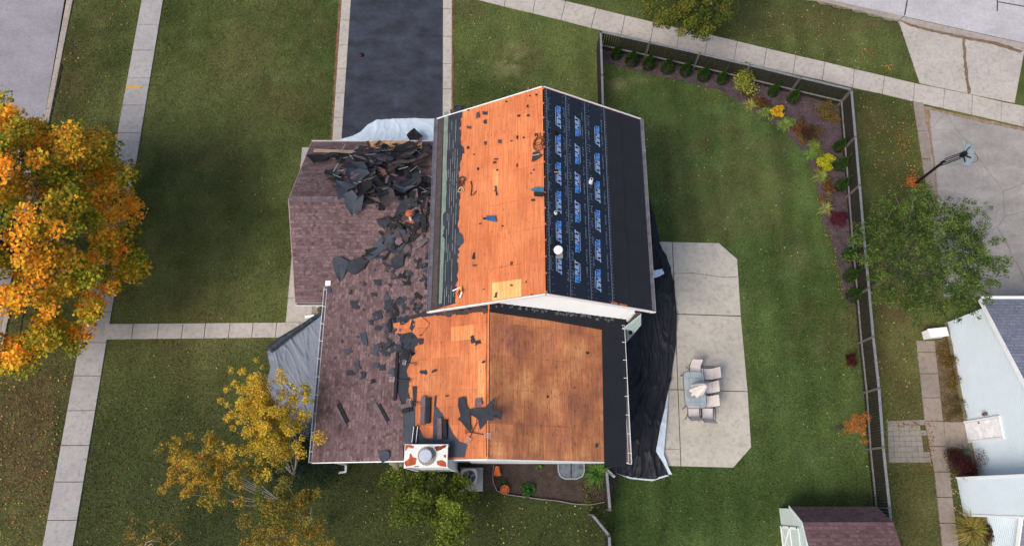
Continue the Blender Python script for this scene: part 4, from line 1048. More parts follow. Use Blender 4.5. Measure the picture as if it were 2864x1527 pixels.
# torn pieces: prototypes
def torn(w_, l_, curl, seed, mat, name='torn_shingle', tabs=0):
    rnd = random.Random(seed); nx_, ny_ = 8, 5; V = []; T = .012
    for lay in (0, 1):
        for i in range(nx_ + 1):
            for j in range(ny_ + 1):
                u, v = i / nx_ - .5, j / ny_ - .5
                ex = rnd.uniform(-.06, .06) if (j in (0, ny_) or i in (0, nx_)) and lay == 0 else 0
                if lay == 1: ex = exs[i * (ny_ + 1) + j]
                elif i == 0 and j == 0: exs = []
                if lay == 0: exs.append(ex)
                V.append(Vector((u * l_ + ex * w_, v * w_ * (1 + ex * 2), curl * (u * u * 4) * l_ * .25 + .02 * math.sin(u * 9 + seed) * w_ - lay * T)))
    n_ = (nx_ + 1) * (ny_ + 1); Fc = []
    I = lambda l, i, j: l * n_ + i * (ny_ + 1) + j
    for i in range(nx_):
        for j in range(ny_):
            Fc.append([I(0, i, j), I(0, i + 1, j), I(0, i + 1, j + 1), I(0, i, j + 1)]); Fc.append([I(1, i, j), I(1, i, j + 1), I(1, i + 1, j + 1), I(1, i + 1, j)])
    for i in range(nx_): Fc += [[I(0, i, 0), I(1, i, 0), I(1, i + 1, 0), I(0, i + 1, 0)], [I(0, i, ny_), I(0, i + 1, ny_), I(1, i + 1, ny_), I(1, i, ny_)]]
    for j in range(ny_): Fc += [[I(0, 0, j), I(0, 0, j + 1), I(1, 0, j + 1), I(1, 0, j)], [I(0, nx_, j), I(1, nx_, j), I(1, nx_, j + 1), I(0, nx_, j + 1)]]
    me = bpy.data.meshes.new(name); me.from_pydata([tuple(v) for v in V], [], Fc); me.materials.append(mat); return me
PROT = []
for k in range(14):
    mt = (BLACKS, BLACKS, BROWNS, BROWNS2, OLDFELT, BROWNS, BLACKS)[k % 7]
    PROT.append(torn(random.choice((.13, .16, .2, .3)), random.choice((.35, .5, .7, .95)), random.choice((0, .3, -.3, .6)), k, mt))
# light-edged slats: tar strip seen on shingle backs
SLAT = bpy.data.meshes.new('strip'); bb_ = MB().box((0, 0, 0), (.42, .022, .01)); SLAT.from_pydata([tuple(v) for v in bb_.v], [], bb_.f); SLAT.materials.append(M('pale_strip', '#9b9a9a', .8))
PILE = [(850, 445), (925, 418), (1060, 405), (1140, 385), (1214, 412), (1208, 600), (1160, 590), (1100, 560), (1050, 585), (1010, 580), (930, 525), (905, 505), (925, 470)]
PILE2 = [(1060, 640), (1130, 590), (1205, 600), (1200, 680), (1150, 690), (1090, 720), (1000, 752), (960, 760), (990, 720), (1040, 700)]
def rnd_in(poly):
    xs_ = [p[0] for p in poly]; ys_ = [p[1] for p in poly]
    while True:
        x, y = random.uniform(min(xs_), max(xs_)), random.uniform(min(ys_), max(ys_))
        if inpoly(np.array([x]), np.array([y]), poly)[0]: return x, y
def drop(me, name, p, nrm, ang, lift=0, tilt=0, tdir=0, label=None, cat=None, group=None, scale=1):
    o = bpy.data.objects.new(name, me); C.objects.link(o)
    m_ = basis(nrm, ang, tilt, tdir).to_4x4() @ Matrix.Scale(scale, 4); m_.translation = Vector(p) + Vector(nrm) * lift
    o.matrix_world = m_; return tag(o, label, cat, group)
pc = Vector((1070, 480))
STRIPS = [torn(random.choice((.13, .17, .22)), random.choice((.55, .75, .95)), random.choice((0, .15, .35, -.2)), 80 + k, (BLACKS, BROWNS, BLACKS, BROWNS2, OLDFELT, BLACKS, BROWNS)[k % 7]) for k in range(14)]
LBP = ('torn dark shingle piece in the big heap on the garage roof', 'torn shingle', 'torn shingles heaped on the garage roof')
cnt = 0
while cnt < 255:
    x, y = rnd_in(PILE)
    if x < 930 and random.random() < .5: continue
    p, nrm = hit(x, y); dd = ((x - 1090) / 165) ** 2 + ((y - 480) / 100) ** 2; hgt = max(0, 1 - dd) * .42
    a0 = random.uniform(0, 6.3); td = random.uniform(0, 6.3); t0 = random.uniform(2, 13); l0 = .03 + random.random() * hgt; st = random.choice((.10, .16, .22)); me0 = random.choice(STRIPS)
    side = Vector((-math.sin(a0), math.cos(a0), 0))
    for q in range(random.randint(4, 10)):
        pp_ = p + side * st * .6 * q + Vector((math.cos(a0), math.sin(a0), 0)) * random.uniform(-.12, .12)
        ex_ = Vector((math.cos(a0), math.sin(a0), 0)) * .3; ok = True
        for e_ in (pp_ - ex_, pp_ + ex_):
            qx, qy = proj(e_.x, e_.y, p.z)
            ok &= bool(inpoly(np.array([qx]), np.array([qy]), PILE)[0])
        if not ok: continue
        qx, qy = proj(pp_.x, pp_.y, p.z); ph_, nh_ = hit(qx, qy)
        drop(me0 if random.random() < .5 else random.choice(STRIPS), 'torn_shingle', ph_, nh_, a0 + st * q * .8 + random.uniform(-.08, .08), l0 + .014 * q, R(t0 + random.uniform(-3, 3)), td, *LBP, random.uniform(.75, 1.1)); cnt += 1
for k in range(40):
    x, y = rnd_in(PILE); p, nrm = hit(x, y); dd = ((x - 1080) / 160) ** 2 + ((y - 480) / 100) ** 2
    drop(random.choice(PROT), 'torn_shingle', p, nrm, random.uniform(0, 6.3), .05 + random.random() * max(0, 1 - dd) * .45, R(random.uniform(4, 30)), random.uniform(0, 6.3), *LBP, random.uniform(.7, 1.0))
for k in range(30):
    x, y = rnd_in(PILE); p, nrm = hit(x, y); dd = ((x - 1080) / 160) ** 2 + ((y - 480) / 100) ** 2
    drop(SLAT, 'shingle_strip', p, nrm, random.uniform(0, 6.3), .1 + max(0, 1 - dd) * .42, R(random.uniform(0, 25)), random.uniform(0, 6.3), 'thin pale edged strip sticking out of the shingle heap', 'strip', 'pale strips in the shingle heap')
for k in range(46):
    x, y = rnd_in(PILE2); p, nrm = hit(x, y)
    drop(random.choice(PROT[:]), 'torn_shingle', p, nrm, random.uniform(0, 6.3), .03 + random.random() * .1, R(random.uniform(0, 14)), random.uniform(0, 6.3),
         'torn dark shingle piece strewn along the roof valley below the heap', 'torn shingle', 'torn shingles along the valley', random.uniform(.6, 1.0))
# bigger torn sheets, one by one
def sheetpiece(pts, mat, label, name='torn_felt_sheet', lift=.05, curl=.12, cat='felt sheet', group=None, amp=.02, flat=False):
    P0 = []; c2 = Vector((sum(p[0] for p in pts) / len(pts), sum(p[1] for p in pts) / len(pts)))
    base, nrm = hit(c2.x, c2.y); base = base + nrm * lift
    ring = []
    for i in range(len(pts)):
        a_, d_ = Vector(pts[i]), Vector(pts[(i + 1) % len(pts)]); n_ = max(1, int((d_ - a_).length / 14))
        for k in range(n_):
            q = a_.lerp(d_, k / n_); q += Vector((random.uniform(-1.2, 1.2), random.uniform(-1.2, 1.2))) * (1 if k else .4); ring.append(q)
    def onp(q, lf=0):
        d = ray(q.x, q.y); t1 = (base - Vector((0, 0, H))).dot(nrm) / d.dot(nrm); return Vector((0, 0, H)) + d * t1 + nrm * lf
    V = []; Fc = []; N = len(ring); K = 4; ph = random.random() * 6
    ctr = c2
    for k in range(K):
        f_ = 1 - k / K
        for q in ring:
            r2 = ctr.lerp(q, f_); p = onp(r2)
            an = math.atan2(q.y - ctr.y, q.x - ctr.x)
            V.append(p + nrm * (curl * f_ * f_ * (.5 + .5 * math.sin(an * 2 + ph)) + amp * math.sin(p.x * 7 + ph) * math.cos(p.y * 6)))
    V.append(onp(ctr)); top = len(V)
    for k in range(K - 1):
        for i in range(N): Fc.append([k * N + i, k * N + (i + 1) % N, (k + 1) * N + (i + 1) % N, (k + 1) * N + i])
    for i in range(N): Fc.append([(K - 1) * N + i, (K - 1) * N + (i + 1) % N, top - 1])
    V2 = [v - nrm * .01 for v in V]; n0 = len(V); Fc2 = [[n0 + i for i in f][::-1] for f in Fc]
    Fc3 = [[i, n0 + i, n0 + (i + 1) % N, (i + 1) % N] for i in range(N)]
    loc = base.copy(); VV = [v - loc for v in V + V2]
    me = bpy.data.meshes.new(name); me.from_pydata([tuple(v) for v in VV], [], Fc + Fc2 + Fc3); me.materials.append(mat)
    o = bpy.data.objects.new(name, me); C.objects.link(o); o.location = loc; return tag(o, label, cat, group)
zb = lambda pts, ox, oy, s: [(ox + a / s, oy + c / s) for a, c in pts]
A = (850, 330, 4.733); B2 = (700, 350, 3.268)
BIG = [([(530, 1010), (640, 950), (720, 1040), (800, 1010), (760, 1230), (680, 1250), (645, 1310), (540, 1130)], A, OLDFELT2, 'heart shaped blue-grey felt sheet hanging below the shingle heap', .22),
       ([(570, 690), (700, 660), (850, 720), (880, 760), (720, 860), (600, 850), (550, 760)], A, OLDFELT2, 'smooth blue-grey felt sheet on the left part of the shingle heap', .35),
       ([(290, 700), (440, 700), (490, 760), (440, 800), (270, 770)], A, OLDFELT, 'dark flat felt piece lying left of the shingle heap', .06),
       ([(30, 515), (350, 480), (500, 500), (280, 560), (130, 620)], A, BLACKS, 'long black pointed sheet hanging over the left rake of the garage', .12),
       ([(1465, 145), (1575, 240), (1510, 320), (1545, 350), (1500, 460), (1430, 450), (1400, 300), (1360, 235)], A, BLACKS, 'black cross shaped scrap sticking up over the pale tarp on the driveway', .45),
       ([(960, 950), (1100, 900), (1190, 970), (1210, 1080), (1090, 1180), (1000, 1110)], A, BROWNS, 'fanned stack of brownish shingles at the lower middle of the heap', .3),
       ([(430, 860), (720, 870), (740, 900), (600, 930), (520, 1060), (450, 1090)], A, OLDFELT2, 'ragged blue-grey strip across the lower left of the heap', .25),
       ([(1180, 910), (1490, 930), (1390, 970), (1250, 1000)], A, OLDFELT2, 'pointed blue-black sheet with a light edge right of the fanned shingles', .35),
       ([(1210, 370), (1400, 330), (1500, 350), (1510, 440), (1330, 480), (1180, 450)], A, BLACKS, 'wide black sheet at the upper edge of the heap above the gutter', .35),
       ([(1340, 1060), (1500, 1050), (1510, 1180), (1420, 1180), (1330, 1250), (1240, 1280), (1200, 1300), (1230, 1190)], A, OLDFELT, 'dark curved sheet beside the red capped vent pipe', .15),
       ([(700, 920), (760, 850), (900, 860), (900, 940), (720, 1030)], A, BLACKS, 'black folded sheet shading a hollow in the middle of the heap', .4),
       ([(610, 580), (800, 610), (850, 700), (640, 670), (480, 680)], A, OLDFELT, 'grey-black sheet near the upper left of the heap', .35),
       ([(1070, 1120), (1200, 1000), (1330, 930), (1420, 960), (1430, 1070), (1380, 1150), (1330, 1180), (1250, 1150), (1200, 1160), (1100, 1240), (1050, 1210)], B2, OLDFELT2, 'largest blue-grey felt sheet lying in the roof valley', .05),
       ([(760, 1205), (830, 1200), (905, 1245), (860, 1373), (830, 1440), (790, 1373), (755, 1290)], B2, OLDFELT2, 'blue-grey felt tongue at the lower left end of the valley debris', .06),
       ([(890, 1260), (1000, 1210), (1080, 1240), (1040, 1320), (950, 1370), (885, 1340)], B2, OLDFELT, 'crumpled dark sheet next to the felt tongue in the valley', .08),
       ([(1330, 1190), (1420, 1180), (1400, 1280), (1340, 1330), (1280, 1290)], B2, OLDFELT, 'dark scrap at the right side of the valley debris', .04),
       ([(1150, 860), (1260, 830), (1290, 870), (1230, 950), (1170, 910)], B2, OLDFELT, 'dark square scrap above the largest sheet in the valley', .05),
       ([(1440, 930), (1550, 880), (1560, 940), (1480, 990)], B2, BLACKS, 'black rectangular shingle below the red capped vent', .06),
       ([(1380, 1050), (1500, 1000), (1560, 1010), (1500, 1060), (1420, 1090)], B2, BLACKS, 'curled black shingle with a white edge near the upper roof eave', .08),
       ([(1600, 760), (1690, 720), (1700, 850), (1620, 860)], B2, OLDFELT, 'dark flap pressed against the upper roof gutter', .08),
       ([(1500, 820), (1600, 800), (1660, 850), (1560, 930), (1490, 880)], B2, OLDFELT2, 'blue-grey piece right of the red capped vent pipe', .07)]
for pts, z_, mt, lb, lf in BIG: sheetpiece(zb(pts, *z_), mt, lb, lift=lf, group='torn felt sheets on the garage roof')
D3 = (1000, 1027, 2.746)
for pts, z_, mt, lb, lf in [
    ([(780, 232), (832, 230), (840, 310), (870, 330), (868, 440), (885, 510), (850, 480), (800, 420), (770, 400), (790, 370), (775, 300)], D3, OLDFELT, 'dark torn felt with a square top, left half of the cluster on the front ridge', .05),
    ([(875, 315), (985, 310), (1060, 220), (1035, 320), (1110, 345), (1110, 400), (1060, 375), (1040, 410), (990, 405), (975, 440), (940, 480), (930, 400), (880, 370)], D3, OLDFELT, 'star shaped dark felt sheet lying across the front ridge', .07),
    ([(905, 240), (955, 235), (960, 290), (900, 300)], D3, BROWNS2, 'small brown shingle behind the star shaped felt on the front ridge', .05),
    ([(1030, 330), (1112, 342), (1110, 372), (1035, 350)], D3, BLACKS, 'black shingle strip on the right tip of the star shaped felt', .12),
    ([(160, 645), (235, 640), (250, 660), (245, 700), (195, 735), (165, 690)], D3, OLDFELT2, 'blue-grey scrap hanging over the front gutter left of the chimney', .05)]:
    sheetpiece(zb(pts, *z_), mt, lb, lift=lf, curl=.06)
layer('bare', PWL, [(0, 0), (1, 0), (1, 1)], 0, PLY) if False else None
# scraps on the brown shingles of the front wing
E4 = (830, 780, 4.576)
def scrap(px, py, rx, ry, ang, mat, label, group, name='felt_scrap', lift=.03, rag=.25, curl=.012):
    pts = []; C4 = [(-1, -1), (1, -1), (1, 1), (-1, 1)]; loc_ = []
    for k in range(4):
        (xa, ya), (xb, yb) = C4[k], C4[(k + 1) % 4]; j_ = random.uniform(.65, 1.15); loc_.append((xa * j_, ya * random.uniform(.65, 1.1)))
        for f_ in random.choice(((.5,), (.3, .6), (.35, .5, .75), ())):
            q_ = random.choice((1.15, .75, .5, .95)); loc_.append(((xa + (xb - xa) * f_) * q_, (ya + (yb - ya) * f_) * q_))
    for x, y in loc_:
        x, y = x * rx * .95, y * ry * .95
        pts.append((px + x * math.cos(ang) - y * math.sin(ang), py + x * math.sin(ang) + y * math.cos(ang)))
    return sheetpiece(pts, mat, label, name, lift, curl, 'scrap', group, amp=.004)
NAMED = {(740, 330): 'square dark scrap high on the brown shingles near the white gutter', (860, 770): 'long pointed dark scrap in the middle of the brown shingles', (660, 920): 'small bluish T shaped scrap nearest the left gutter',
         (780, 1120): 'upper dark scrap of the trio low on the brown shingles', (690, 1200): 'left dark scrap of the trio low on the brown shingles', (845, 1230): 'lower right dark scrap of the trio low on the brown shingles',
         (975, 1310): 'black rectangular shingle left of the garden fork', (415, 140): 'dark scrap beside the upper end of the white gutter', (1180, 330): 'large grey felt scrap at the top of the torn edge', (1270, 890): 'wide dark felt scrap at the torn shingle edge'}
for q in [(740, 330, 60, 70), (690, 170, 22, 40), (985, 200, 45, 35), (865, 65, 25, 40), (1030, 50, 60, 40), (1160, 220, 30, 60), (1180, 330, 80, 75), (1320, 290, 60, 40), (1030, 470, 75, 70), (1040, 630, 50, 35), (860, 770, 40, 110), (660, 920, 60, 40),
          (1010, 920, 50, 90), (1270, 890, 90, 60), (1180, 810, 45, 60), (780, 1120, 40, 75), (690, 1200, 55, 35), (845, 1230, 35, 60), (975, 1310, 50, 28), (1090, 1130, 50, 50), (1010, 1110, 50, 45), (1230, 1190, 60, 50), (1210, 540, 40, 40),
          (415, 140, 33, 42), (1120, 600, 40, 30), (1140, 950, 60, 30), (950, 560, 40, 40), (580, 800, 12, 25), (490, 1010, 16, 14), (1350, 560, 45, 40), (1400, 380, 40, 25)]:
    x, y = E4[0] + q[0] / E4[2], E4[1] + q[1] / E4[2]
    lb = NAMED.get((q[0], q[1]), 'small dark felt scrap among others on the brown front shingles')
    scrap(x, y, q[2] / E4[2] * .95, q[3] / E4[2] * .95, random.uniform(-.3, .3), BLACKS if (q[0], q[1]) == (975, 1310) else random.choice((OLDFELT, OLDFELT, OLDFELT2)), lb, 'felt scraps on the brown shingles')
for _ in range(12):
    x, y = rnd_in([(960, 800), (1080, 720), (1200, 700), (1200, 860), (1105, 880), (1100, 1000), (1000, 960)])
    scrap(x, y, random.uniform(2.5, 7), random.uniform(2, 6), random.uniform(0, 3), random.choice((OLDFELT, BROWNS2, BROWNS, OLDFELT2)), 'small dark felt scrap among others on the brown front shingles', 'felt scraps on the brown shingles')
SM = [torn(random.choice((.12, .16, .2)), random.choice((.2, .3, .4)), random.choice((0, .3)), 50 + k, (BLACKS, OLDFELT, BROWNS, BROWNS2, OLDFELT2)[k % 5]) for k in range(8)]
CC_ = [(1150, 700), (1190, 730), (1100, 750), (1120, 850), (1180, 850), (1090, 870), (1100, 930), (1080, 980), (1140, 780), (1195, 790)]
for k_ in range(90):
    c_ = CC_[k_ % 10]; x, y = min(1203, random.gauss(c_[0], 13)), random.gauss(c_[1], 12)
    p, nrm = hit(x, y); drop(random.choice(SM), 'shingle_chip', p, nrm, random.uniform(0, 6.3), .02, R(random.uniform(0, 8)), random.uniform(0, 6.3), 'broken shingle chip in the litter between the torn edge and the upper eave', 'shingle chip', 'shingle chips near the torn edge')
# scraps on the orange deck, front wing
for q in [(1480, 600, 28, 70, 'tall ragged scrap'), (1540, 690, 60, 28, 'wide ragged scrap'), (1590, 795, 36, 36, 'leaf shaped scrap'), (1620, 1195, 45, 22, 'pointed narrow scrap'), (1400, 960, 55, 75, 'big black clump'), (1490, 960, 40, 32, 'black curled clump'), (1470, 745, 12, 12, 'tiny round scrap'), (1440, 835, 10, 28, 'thin upright scrap')]:
    x, y = E4[0] + q[0] / E4[2], E4[1] + q[1] / E4[2]
    scrap(x, y, q[2] / E4[2], q[3] / E4[2], .3, OLDFELT if 'black' not in q[4] else BLACKS, q[4] + ' on the orange plywood of the front wing', 'scraps on the front plywood')
G6 = (1150, 600, 2.496)
for q in [(430, 870, 18, 28, 'upright dark scrap near the middle'), (460, 895, 26, 16, 'wide dark scrap near the middle'), (505, 1028, 12, 8, 'small brown scrap near the ridge'), (85, 1100, 24, 12, 'pointed dark scrap'), (160, 1090, 20, 10, 'small dark bow shaped scrap'), (250, 1265, 12, 6, 'small sliver'), (68, 885, 20, 22, 'leaf like dark scrap')]:
    scrap(G6[0] + q[0] / G6[2], G6[1] + q[1] / G6[2], q[2] / G6[2], q[3] / G6[2], -.3, OLDFELT, q[4] + ' on the front left plywood slope', 'scraps on the front plywood')
for q in [(1232, 965, 12, 8, 'black scrap on the weathered slope right of the ridge'), (952, 1272, 8, 10, 'dark spot of felt in the middle of the weathered slope'), (1140, 1208, 5, 5, 'tiny dark chip near the membrane on the weathered slope')]:
    scrap(G6[0] + q[0] / G6[2], G6[1] + q[1] / G6[2], q[2] / G6[2], q[3] / G6[2], 0, BLACKS, q[4], 'scraps on the weathered slope')
scrap(1669, 1246, 3, 7, 0, OLDFELT2, 'olive grey scrap at the lower right of the weathered slope', 'scraps on the weathered slope')
# scraps on the upper orange slope
S7 = (1150, 230, 2.746)
lab7 = {(512, 250): 'tall grey felt scrap near the top left of the upper orange slope', (567, 240): 'bow shaped grey scrap beside the tall one on the upper orange slope', (567, 303): 'small grey scrap below the bow shaped one', (440, 348): 'slanted grey scrap close to the torn felt edge up high', (680, 457): 'rounded grey scrap with a stick at the middle of the upper orange slope',
        (650, 820): 'dark elongated scrap in the centre of the upper orange slope'}
for q in [(512, 250, 14, 34), (567, 240, 20, 14), (567, 303, 12, 16), (440, 348, 20, 12), (893, 185, 8, 12), (825, 258, 11, 9), (895, 255, 12, 11), (815, 425, 8, 15), (862, 425, 7, 10), (680, 457, 17, 13), (568, 470, 11, 15), (438, 503, 9, 11), (650, 590, 18, 6), (640, 617, 13, 9),
          (955, 405, 5, 13), (970, 405, 4, 13), (990, 400, 4, 12), (512, 665, 9, 12), (650, 820, 11, 28), (655, 862, 6, 16), (935, 905, 18, 10), (660, 675, 8, 9), (910, 105, 6, 6), (730, 150, 8, 6), (960, 97, 9, 7), (440, 215, 8, 6), (480, 555, 8, 5), (812, 640, 5, 14), (940, 672, 6, 8), (920, 700, 7, 5), (700, 1105, 9, 6), (530, 1085, 8, 6), (560, 1048, 12, 8), (480, 1330, 8, 26), (770, 450, 10, 5)]:
    lb = lab7.get((q[0], q[1]), 'small dark scrap on the upper orange plywood slope')
    scrap(S7[0] + q[0] / S7[2], S7[1] + q[1] / S7[2], q[2] / S7[2], q[3] / S7[2], 0, random.choice((OLDFELT, OLDFELT2)) if q[2] > 9 else BLACKS, lb, 'scraps on the upper plywood slope')
for q in [(700, 495, 12, 8), (590, 565, 9, 24), (505, 522, 5, 5), (840, 560, 6, 5), (800, 470, 4, 8), (430, 295, 8, 18), (440, 355, 18, 6), (700, 340, 9, 16)]:
    scrap(G6[0] + q[0] / G6[2], G6[1] + q[1] / G6[2], q[2] / G6[2], q[3] / G6[2], .2, BROWNS if q[0] != 430 else OLDFELT, 'small dark scrap on the upper orange plywood slope', 'scraps on the upper plywood slope')
sheetpiece(zb([(580, 1025), (650, 1030), (655, 1075), (620, 1068), (580, 1060)], *S7), M('blue_plastic', '#22507a', .5), 'bent dark blue plastic piece lying on the upper orange slope', 'plastic_scrap', .05, .05, 'scrap')
sheetpiece(zb([(915, 825), (940, 808), (1018, 812), (1020, 845), (960, 850)], *S7), M('teal_cloth', '#33607a', .8, .3), 'teal cloth lying against the main ridge', 'rag', .06, .06, 'cloth')
sheetpiece(zb([(950, 850), (1020, 848), (1020, 885), (945, 878)], *S7), BLACKS, 'black crumpled bundle below the teal cloth at the main ridge', 'bundle', .08, .08, 'bundle')
sheetpiece(zb([(935, 545), (975, 535), (1000, 570), (960, 600), (930, 620)], *S7), OLDFELT, 'grey pouch with straps beside the coiled harness at the ridge', 'tool_pouch', .06, .06, 'pouch')
# shingle strips and bundles left on the wing
def bundle(px, py, w_, l_, h_, ang, label, mats=(BROWNS2, BLACKS), n=3):
    p, nrm = hit(px, py); t = thing('shingle_stack', p, label, 'shingle stack'); t.rotation_euler = basis(nrm, ang).to_euler()
    for k in range(n):
        MB().box((-w_ * .25 + random.uniform(-.02, .02), random.uniform(-.03, .03), .03 + k * h_ / n), (w_ * .5, l_, h_ / n * .8)).out('shingle', mats[0], t, world=False)
        MB().box((w_ * .25 + random.uniform(-.02, .02), random.uniform(-.06, .06), .025 + k * h_ / n), (w_ * .48, l_ * random.uniform(.7, .95), h_ / n * .7)).out('shingle', mats[1], t, world=False)
    return t
bundle(1193, 1147, .36, 1.0, .1, 0, 'tall stack of brown and black shingles on the orange strip above the chimney')
bundle(1240, 1197, .34, .75, .1, .05, 'shingle stack on grey felt right above the chimney')
bundle(1140, 1141, .3, .45, .1, R(-78), 'short shingle stack at the torn edge near the garden forks')
bundle(958, 1159, .22, 1.0, .05, R(-145) + math.pi / 2 + R(90), 'long narrow shingle strip lying slanted on the brown shingles', n=1).rotation_euler = basis(PWL.n, R(32)).to_euler()
bundle(1068, 1155, .3, 1.0, .04, R(32), 'pair of shingle strips slanted across the lower brown shingles', n=1)
p, nrm = hit(1163, 1215); t = thing('felt_roll', p, 'short upright black roll with pale edges just above the chimney', 'roll')
MB().tube([p + Vector((-.05, -.3, .08)), p + Vector((0, .3, .1))], .06, 12).out('roll', BLACKS, t)
MB().beam(p + Vector((-.12, -.3, .1)), p + Vector((-.07, .28, .12)), .02, .02).out('edge', WHITE, t); MB().beam(p + Vector((.03, -.3, .12)), p + Vector((.07, .28, .14)), .02, .02).out('edge', WHITE, t)
pa, na = hit(1545, 663); pb, nb = hit(1551, 716); tag(MB().beam(pa + na * .04, pb + nb * .04, .09, .03, na).out('metal_strip', BLACKS, None), 'long dark strip lying on the underlayment left of the white capped vent', 'strip')
sheetpiece(zb([(1010, 700), (1060, 690), (1100, 740), (1050, 770)], *A), M('brick_red_shingle', '#7d4a40', .9), 'brick red shingle piece in the middle of the heap', lift=.5, curl=.03)
# plank of torn flashing beside the torn edge
for a_, c_, lb in (((1113, 985), (1106, 1120), 'dark upright board along the torn shingle edge'), ((1092, 893), (1094, 930), 'short dark board at the upper torn corner')):
    pa, na = hit(*a_); pb, nb = hit(*c_); tag(MB().beam(pa + na * .05, pb + nb * .05, .12, .03, na).out('flashing_board', BLACKS, None), lb, 'board')
# plywood sheet and lumber at the garage rear gutter
ps = UL([(1035, 395), (1178, 397), (1175, 425), (1020, 425)], 2.8)
pw_ = [PGB.hit(a, c, .12) for a, c in [(1037, 394), (1180, 398), (1180, 425), (1140, 423), (1100, 420), (1050, 421), (1022, 421)]]
tag(MB().prism(orient(pw_), -PGB.n * .02).out('plywood_sheet', PLYNEW, None), 'bright new plywood sheet at the rear garage gutter under the heap', 'plywood sheet')
for k, xq in enumerate((1055, 1075, 1092, 1112)):
    a, c = PGB.hit(xq + 2, 395, .125), PGB.hit(xq - 8 + k, 422, .125); tag(MB().beam(a, c, .008, .004, PGB.n).out('pencil_line', M('pencil_line', '#a9764a'), bpy.data.objects['plywood_sheet']), None)
a, c = PGB.hit(878, 421, .07), PGB.hit(1060, 428, .12)
tag(MB().beam(a, c, .2, .035, PGB.n).out('lumber_plank', M('pinkish_plank', '#ad8f7b', .85, .15, 3, 30, .1), None), 'long pale plank lying along the rear slope of the garage roof', 'plank')

# ------------------------------------------------------------------ garden forks, hoses, tools
STEEL = M('fork_steel', '#b9a9a2', .4, .15, 8, 40, .1, metal=.3); HANDLE = M('dark_handle', '#3a2a22', .7)
def fork(tine, grip, label):
    pt, nt_ = hit(*tine); pg, ng = hit(*grip); nn = (nt_ + ng).normalized(); pt = pt + nt_ * .07; pg = pg + ng * .09
    t = thing('garden_fork', pt, label, 'garden fork', 'roofing forks left on the front wing'); d = (pg - pt); Lf = d.length; d.normalize(); s_ = d.cross(nn).normalized()
    b = MB()
    for k in (-1.5, -.5, .5, 1.5): b.tube([pt + s_ * .05 * k, pt + s_ * .05 * k + d * Lf * .24], .008, 5)
    b.beam(pt + d * Lf * .24 - s_ * .085, pt + d * Lf * .24 + s_ * .085, .02, .02); b.out('tines', STEEL, t)
    MB().tube([pt + d * Lf * .24, pg - d * .1], [.013, .016], 6).out('shaft', HANDLE, t)
    b = MB(); r_ = [pg - d * .11, pg - d * .04 + s_ * .06, pg + s_ * .06, pg - s_ * .06, pg - d * .04 - s_ * .06, pg - d * .11]; b.tube(r_, .012, 5); b.out('grip', HANDLE, t)
fork((1091, 1061), (1151, 1065), 'garden fork with pale tines on the brown shingles and its grip on orange plywood')
fork((1139, 1121), (1180, 1128), 'short dark garden fork whose shaft touches the tall shingle stack')
fork((1371, 1219), (1304, 1207), 'garden fork with four tines across the front ridge above the chimney')
fork((1307, 1241), (1340, 1174), 'garden fork pointing down-left from the star shaped felt, crossing the other fork')
fork((1128, 1014), (1167, 1018), 'black garden fork poking out of the dark clump at the torn edge')
def coil(px, py, r, n_, mat, label, name='harness', wires=3, sx=1.0):
    p, nrm = hit(px, py); t = thing(name, p, label, name.replace('_', ' ')); bs = basis(nrm)
    for k in range(wires):
        pts = []; ph = random.random() * 6
        for i in range(n_):
            a_ = i * .45 + ph; rr = r * (.6 + .4 * math.sin(i * .37 + ph)) 
            pts.append(p + bs @ Vector((math.cos(a_) * rr * sx, math.sin(a_) * rr + math.sin(i * .13) * r * .3, .02 + .05 * abs(math.sin(i * .5 + ph)))))
        MB().tube(pts, .011, 5).out('rope', mat, t)
    return t
ROPE = M('brown_rope', '#5d3b2a', .9, .3, 10, 50, .3); ROPE2 = M('tan_rope', '#c2a27c', .9)
coil(1512, 405, .28, 30, ROPE, 'brown rope harness coiled against the upper part of the main ridge', wires=3)
coil(1295, 512, .22, 28, ROPE, 'tangled brown straps at the left torn edge of the upper slope', wires=3)
o = coil(1292, 537, .16, 22, ROPE2, 'tan strap tangle just below the brown straps on the upper slope', wires=2)
p, nrm = hit(1320, 530); pts = [hit(x, y)[0] + PML.n * .03 for x, y in ((1318, 508), (1321, 520), (1320, 535), (1318, 548), (1326, 545), (1333, 535))]
tag(MB().tube(pts, .02, 6).out('hose', BLACKM, None), 'short dark J shaped hose right of the tangled straps', 'hose')
coil(1293, 823, .16, 22, BLACKM, 'black cord tangle at the lower left of the upper orange slope', 'power_cord', 2)
t = thing('nail_gun', hit(1288, 806)[0], 'yellow and white roofing nailer at the lower left of the upper orange slope', 'nail gun')
p, nrm = hit(1288, 806); bs = basis(PML.n, .2)
MB().box(p + bs @ Vector((-.14, 0, .06)), (.34, .03, .03), bs).out('body', WHITE, t); MB().box(p + bs @ Vector((.06, -.05, .06)), (.07, .14, .06), bs).out('handle', M('tool_yellow', '#c9a02e'), t)
p2 = hit(1292, 826)[0]; MB().box(p2 + bs @ Vector((0, 0, .06)), (.22, .05, .05), basis(PML.n, 1.1)).out('magazine', WHITE, t)
p, nrm = hit(1503, 437); t = thing('hammer', p, 'shiny metal bar tool lying beside the coiled harness at the ridge', 'hand tool')
MB().beam(hit(1492, 438)[0] + nrm * .08, hit(1512, 434)[0] + nrm * .08, .03, .02).out('bar', STEEL, t); MB().beam(hit(1505, 445)[0] + nrm * .05, hit(1518, 434)[0] + nrm * .05, .03, .03).out('handle', ROPE, t)
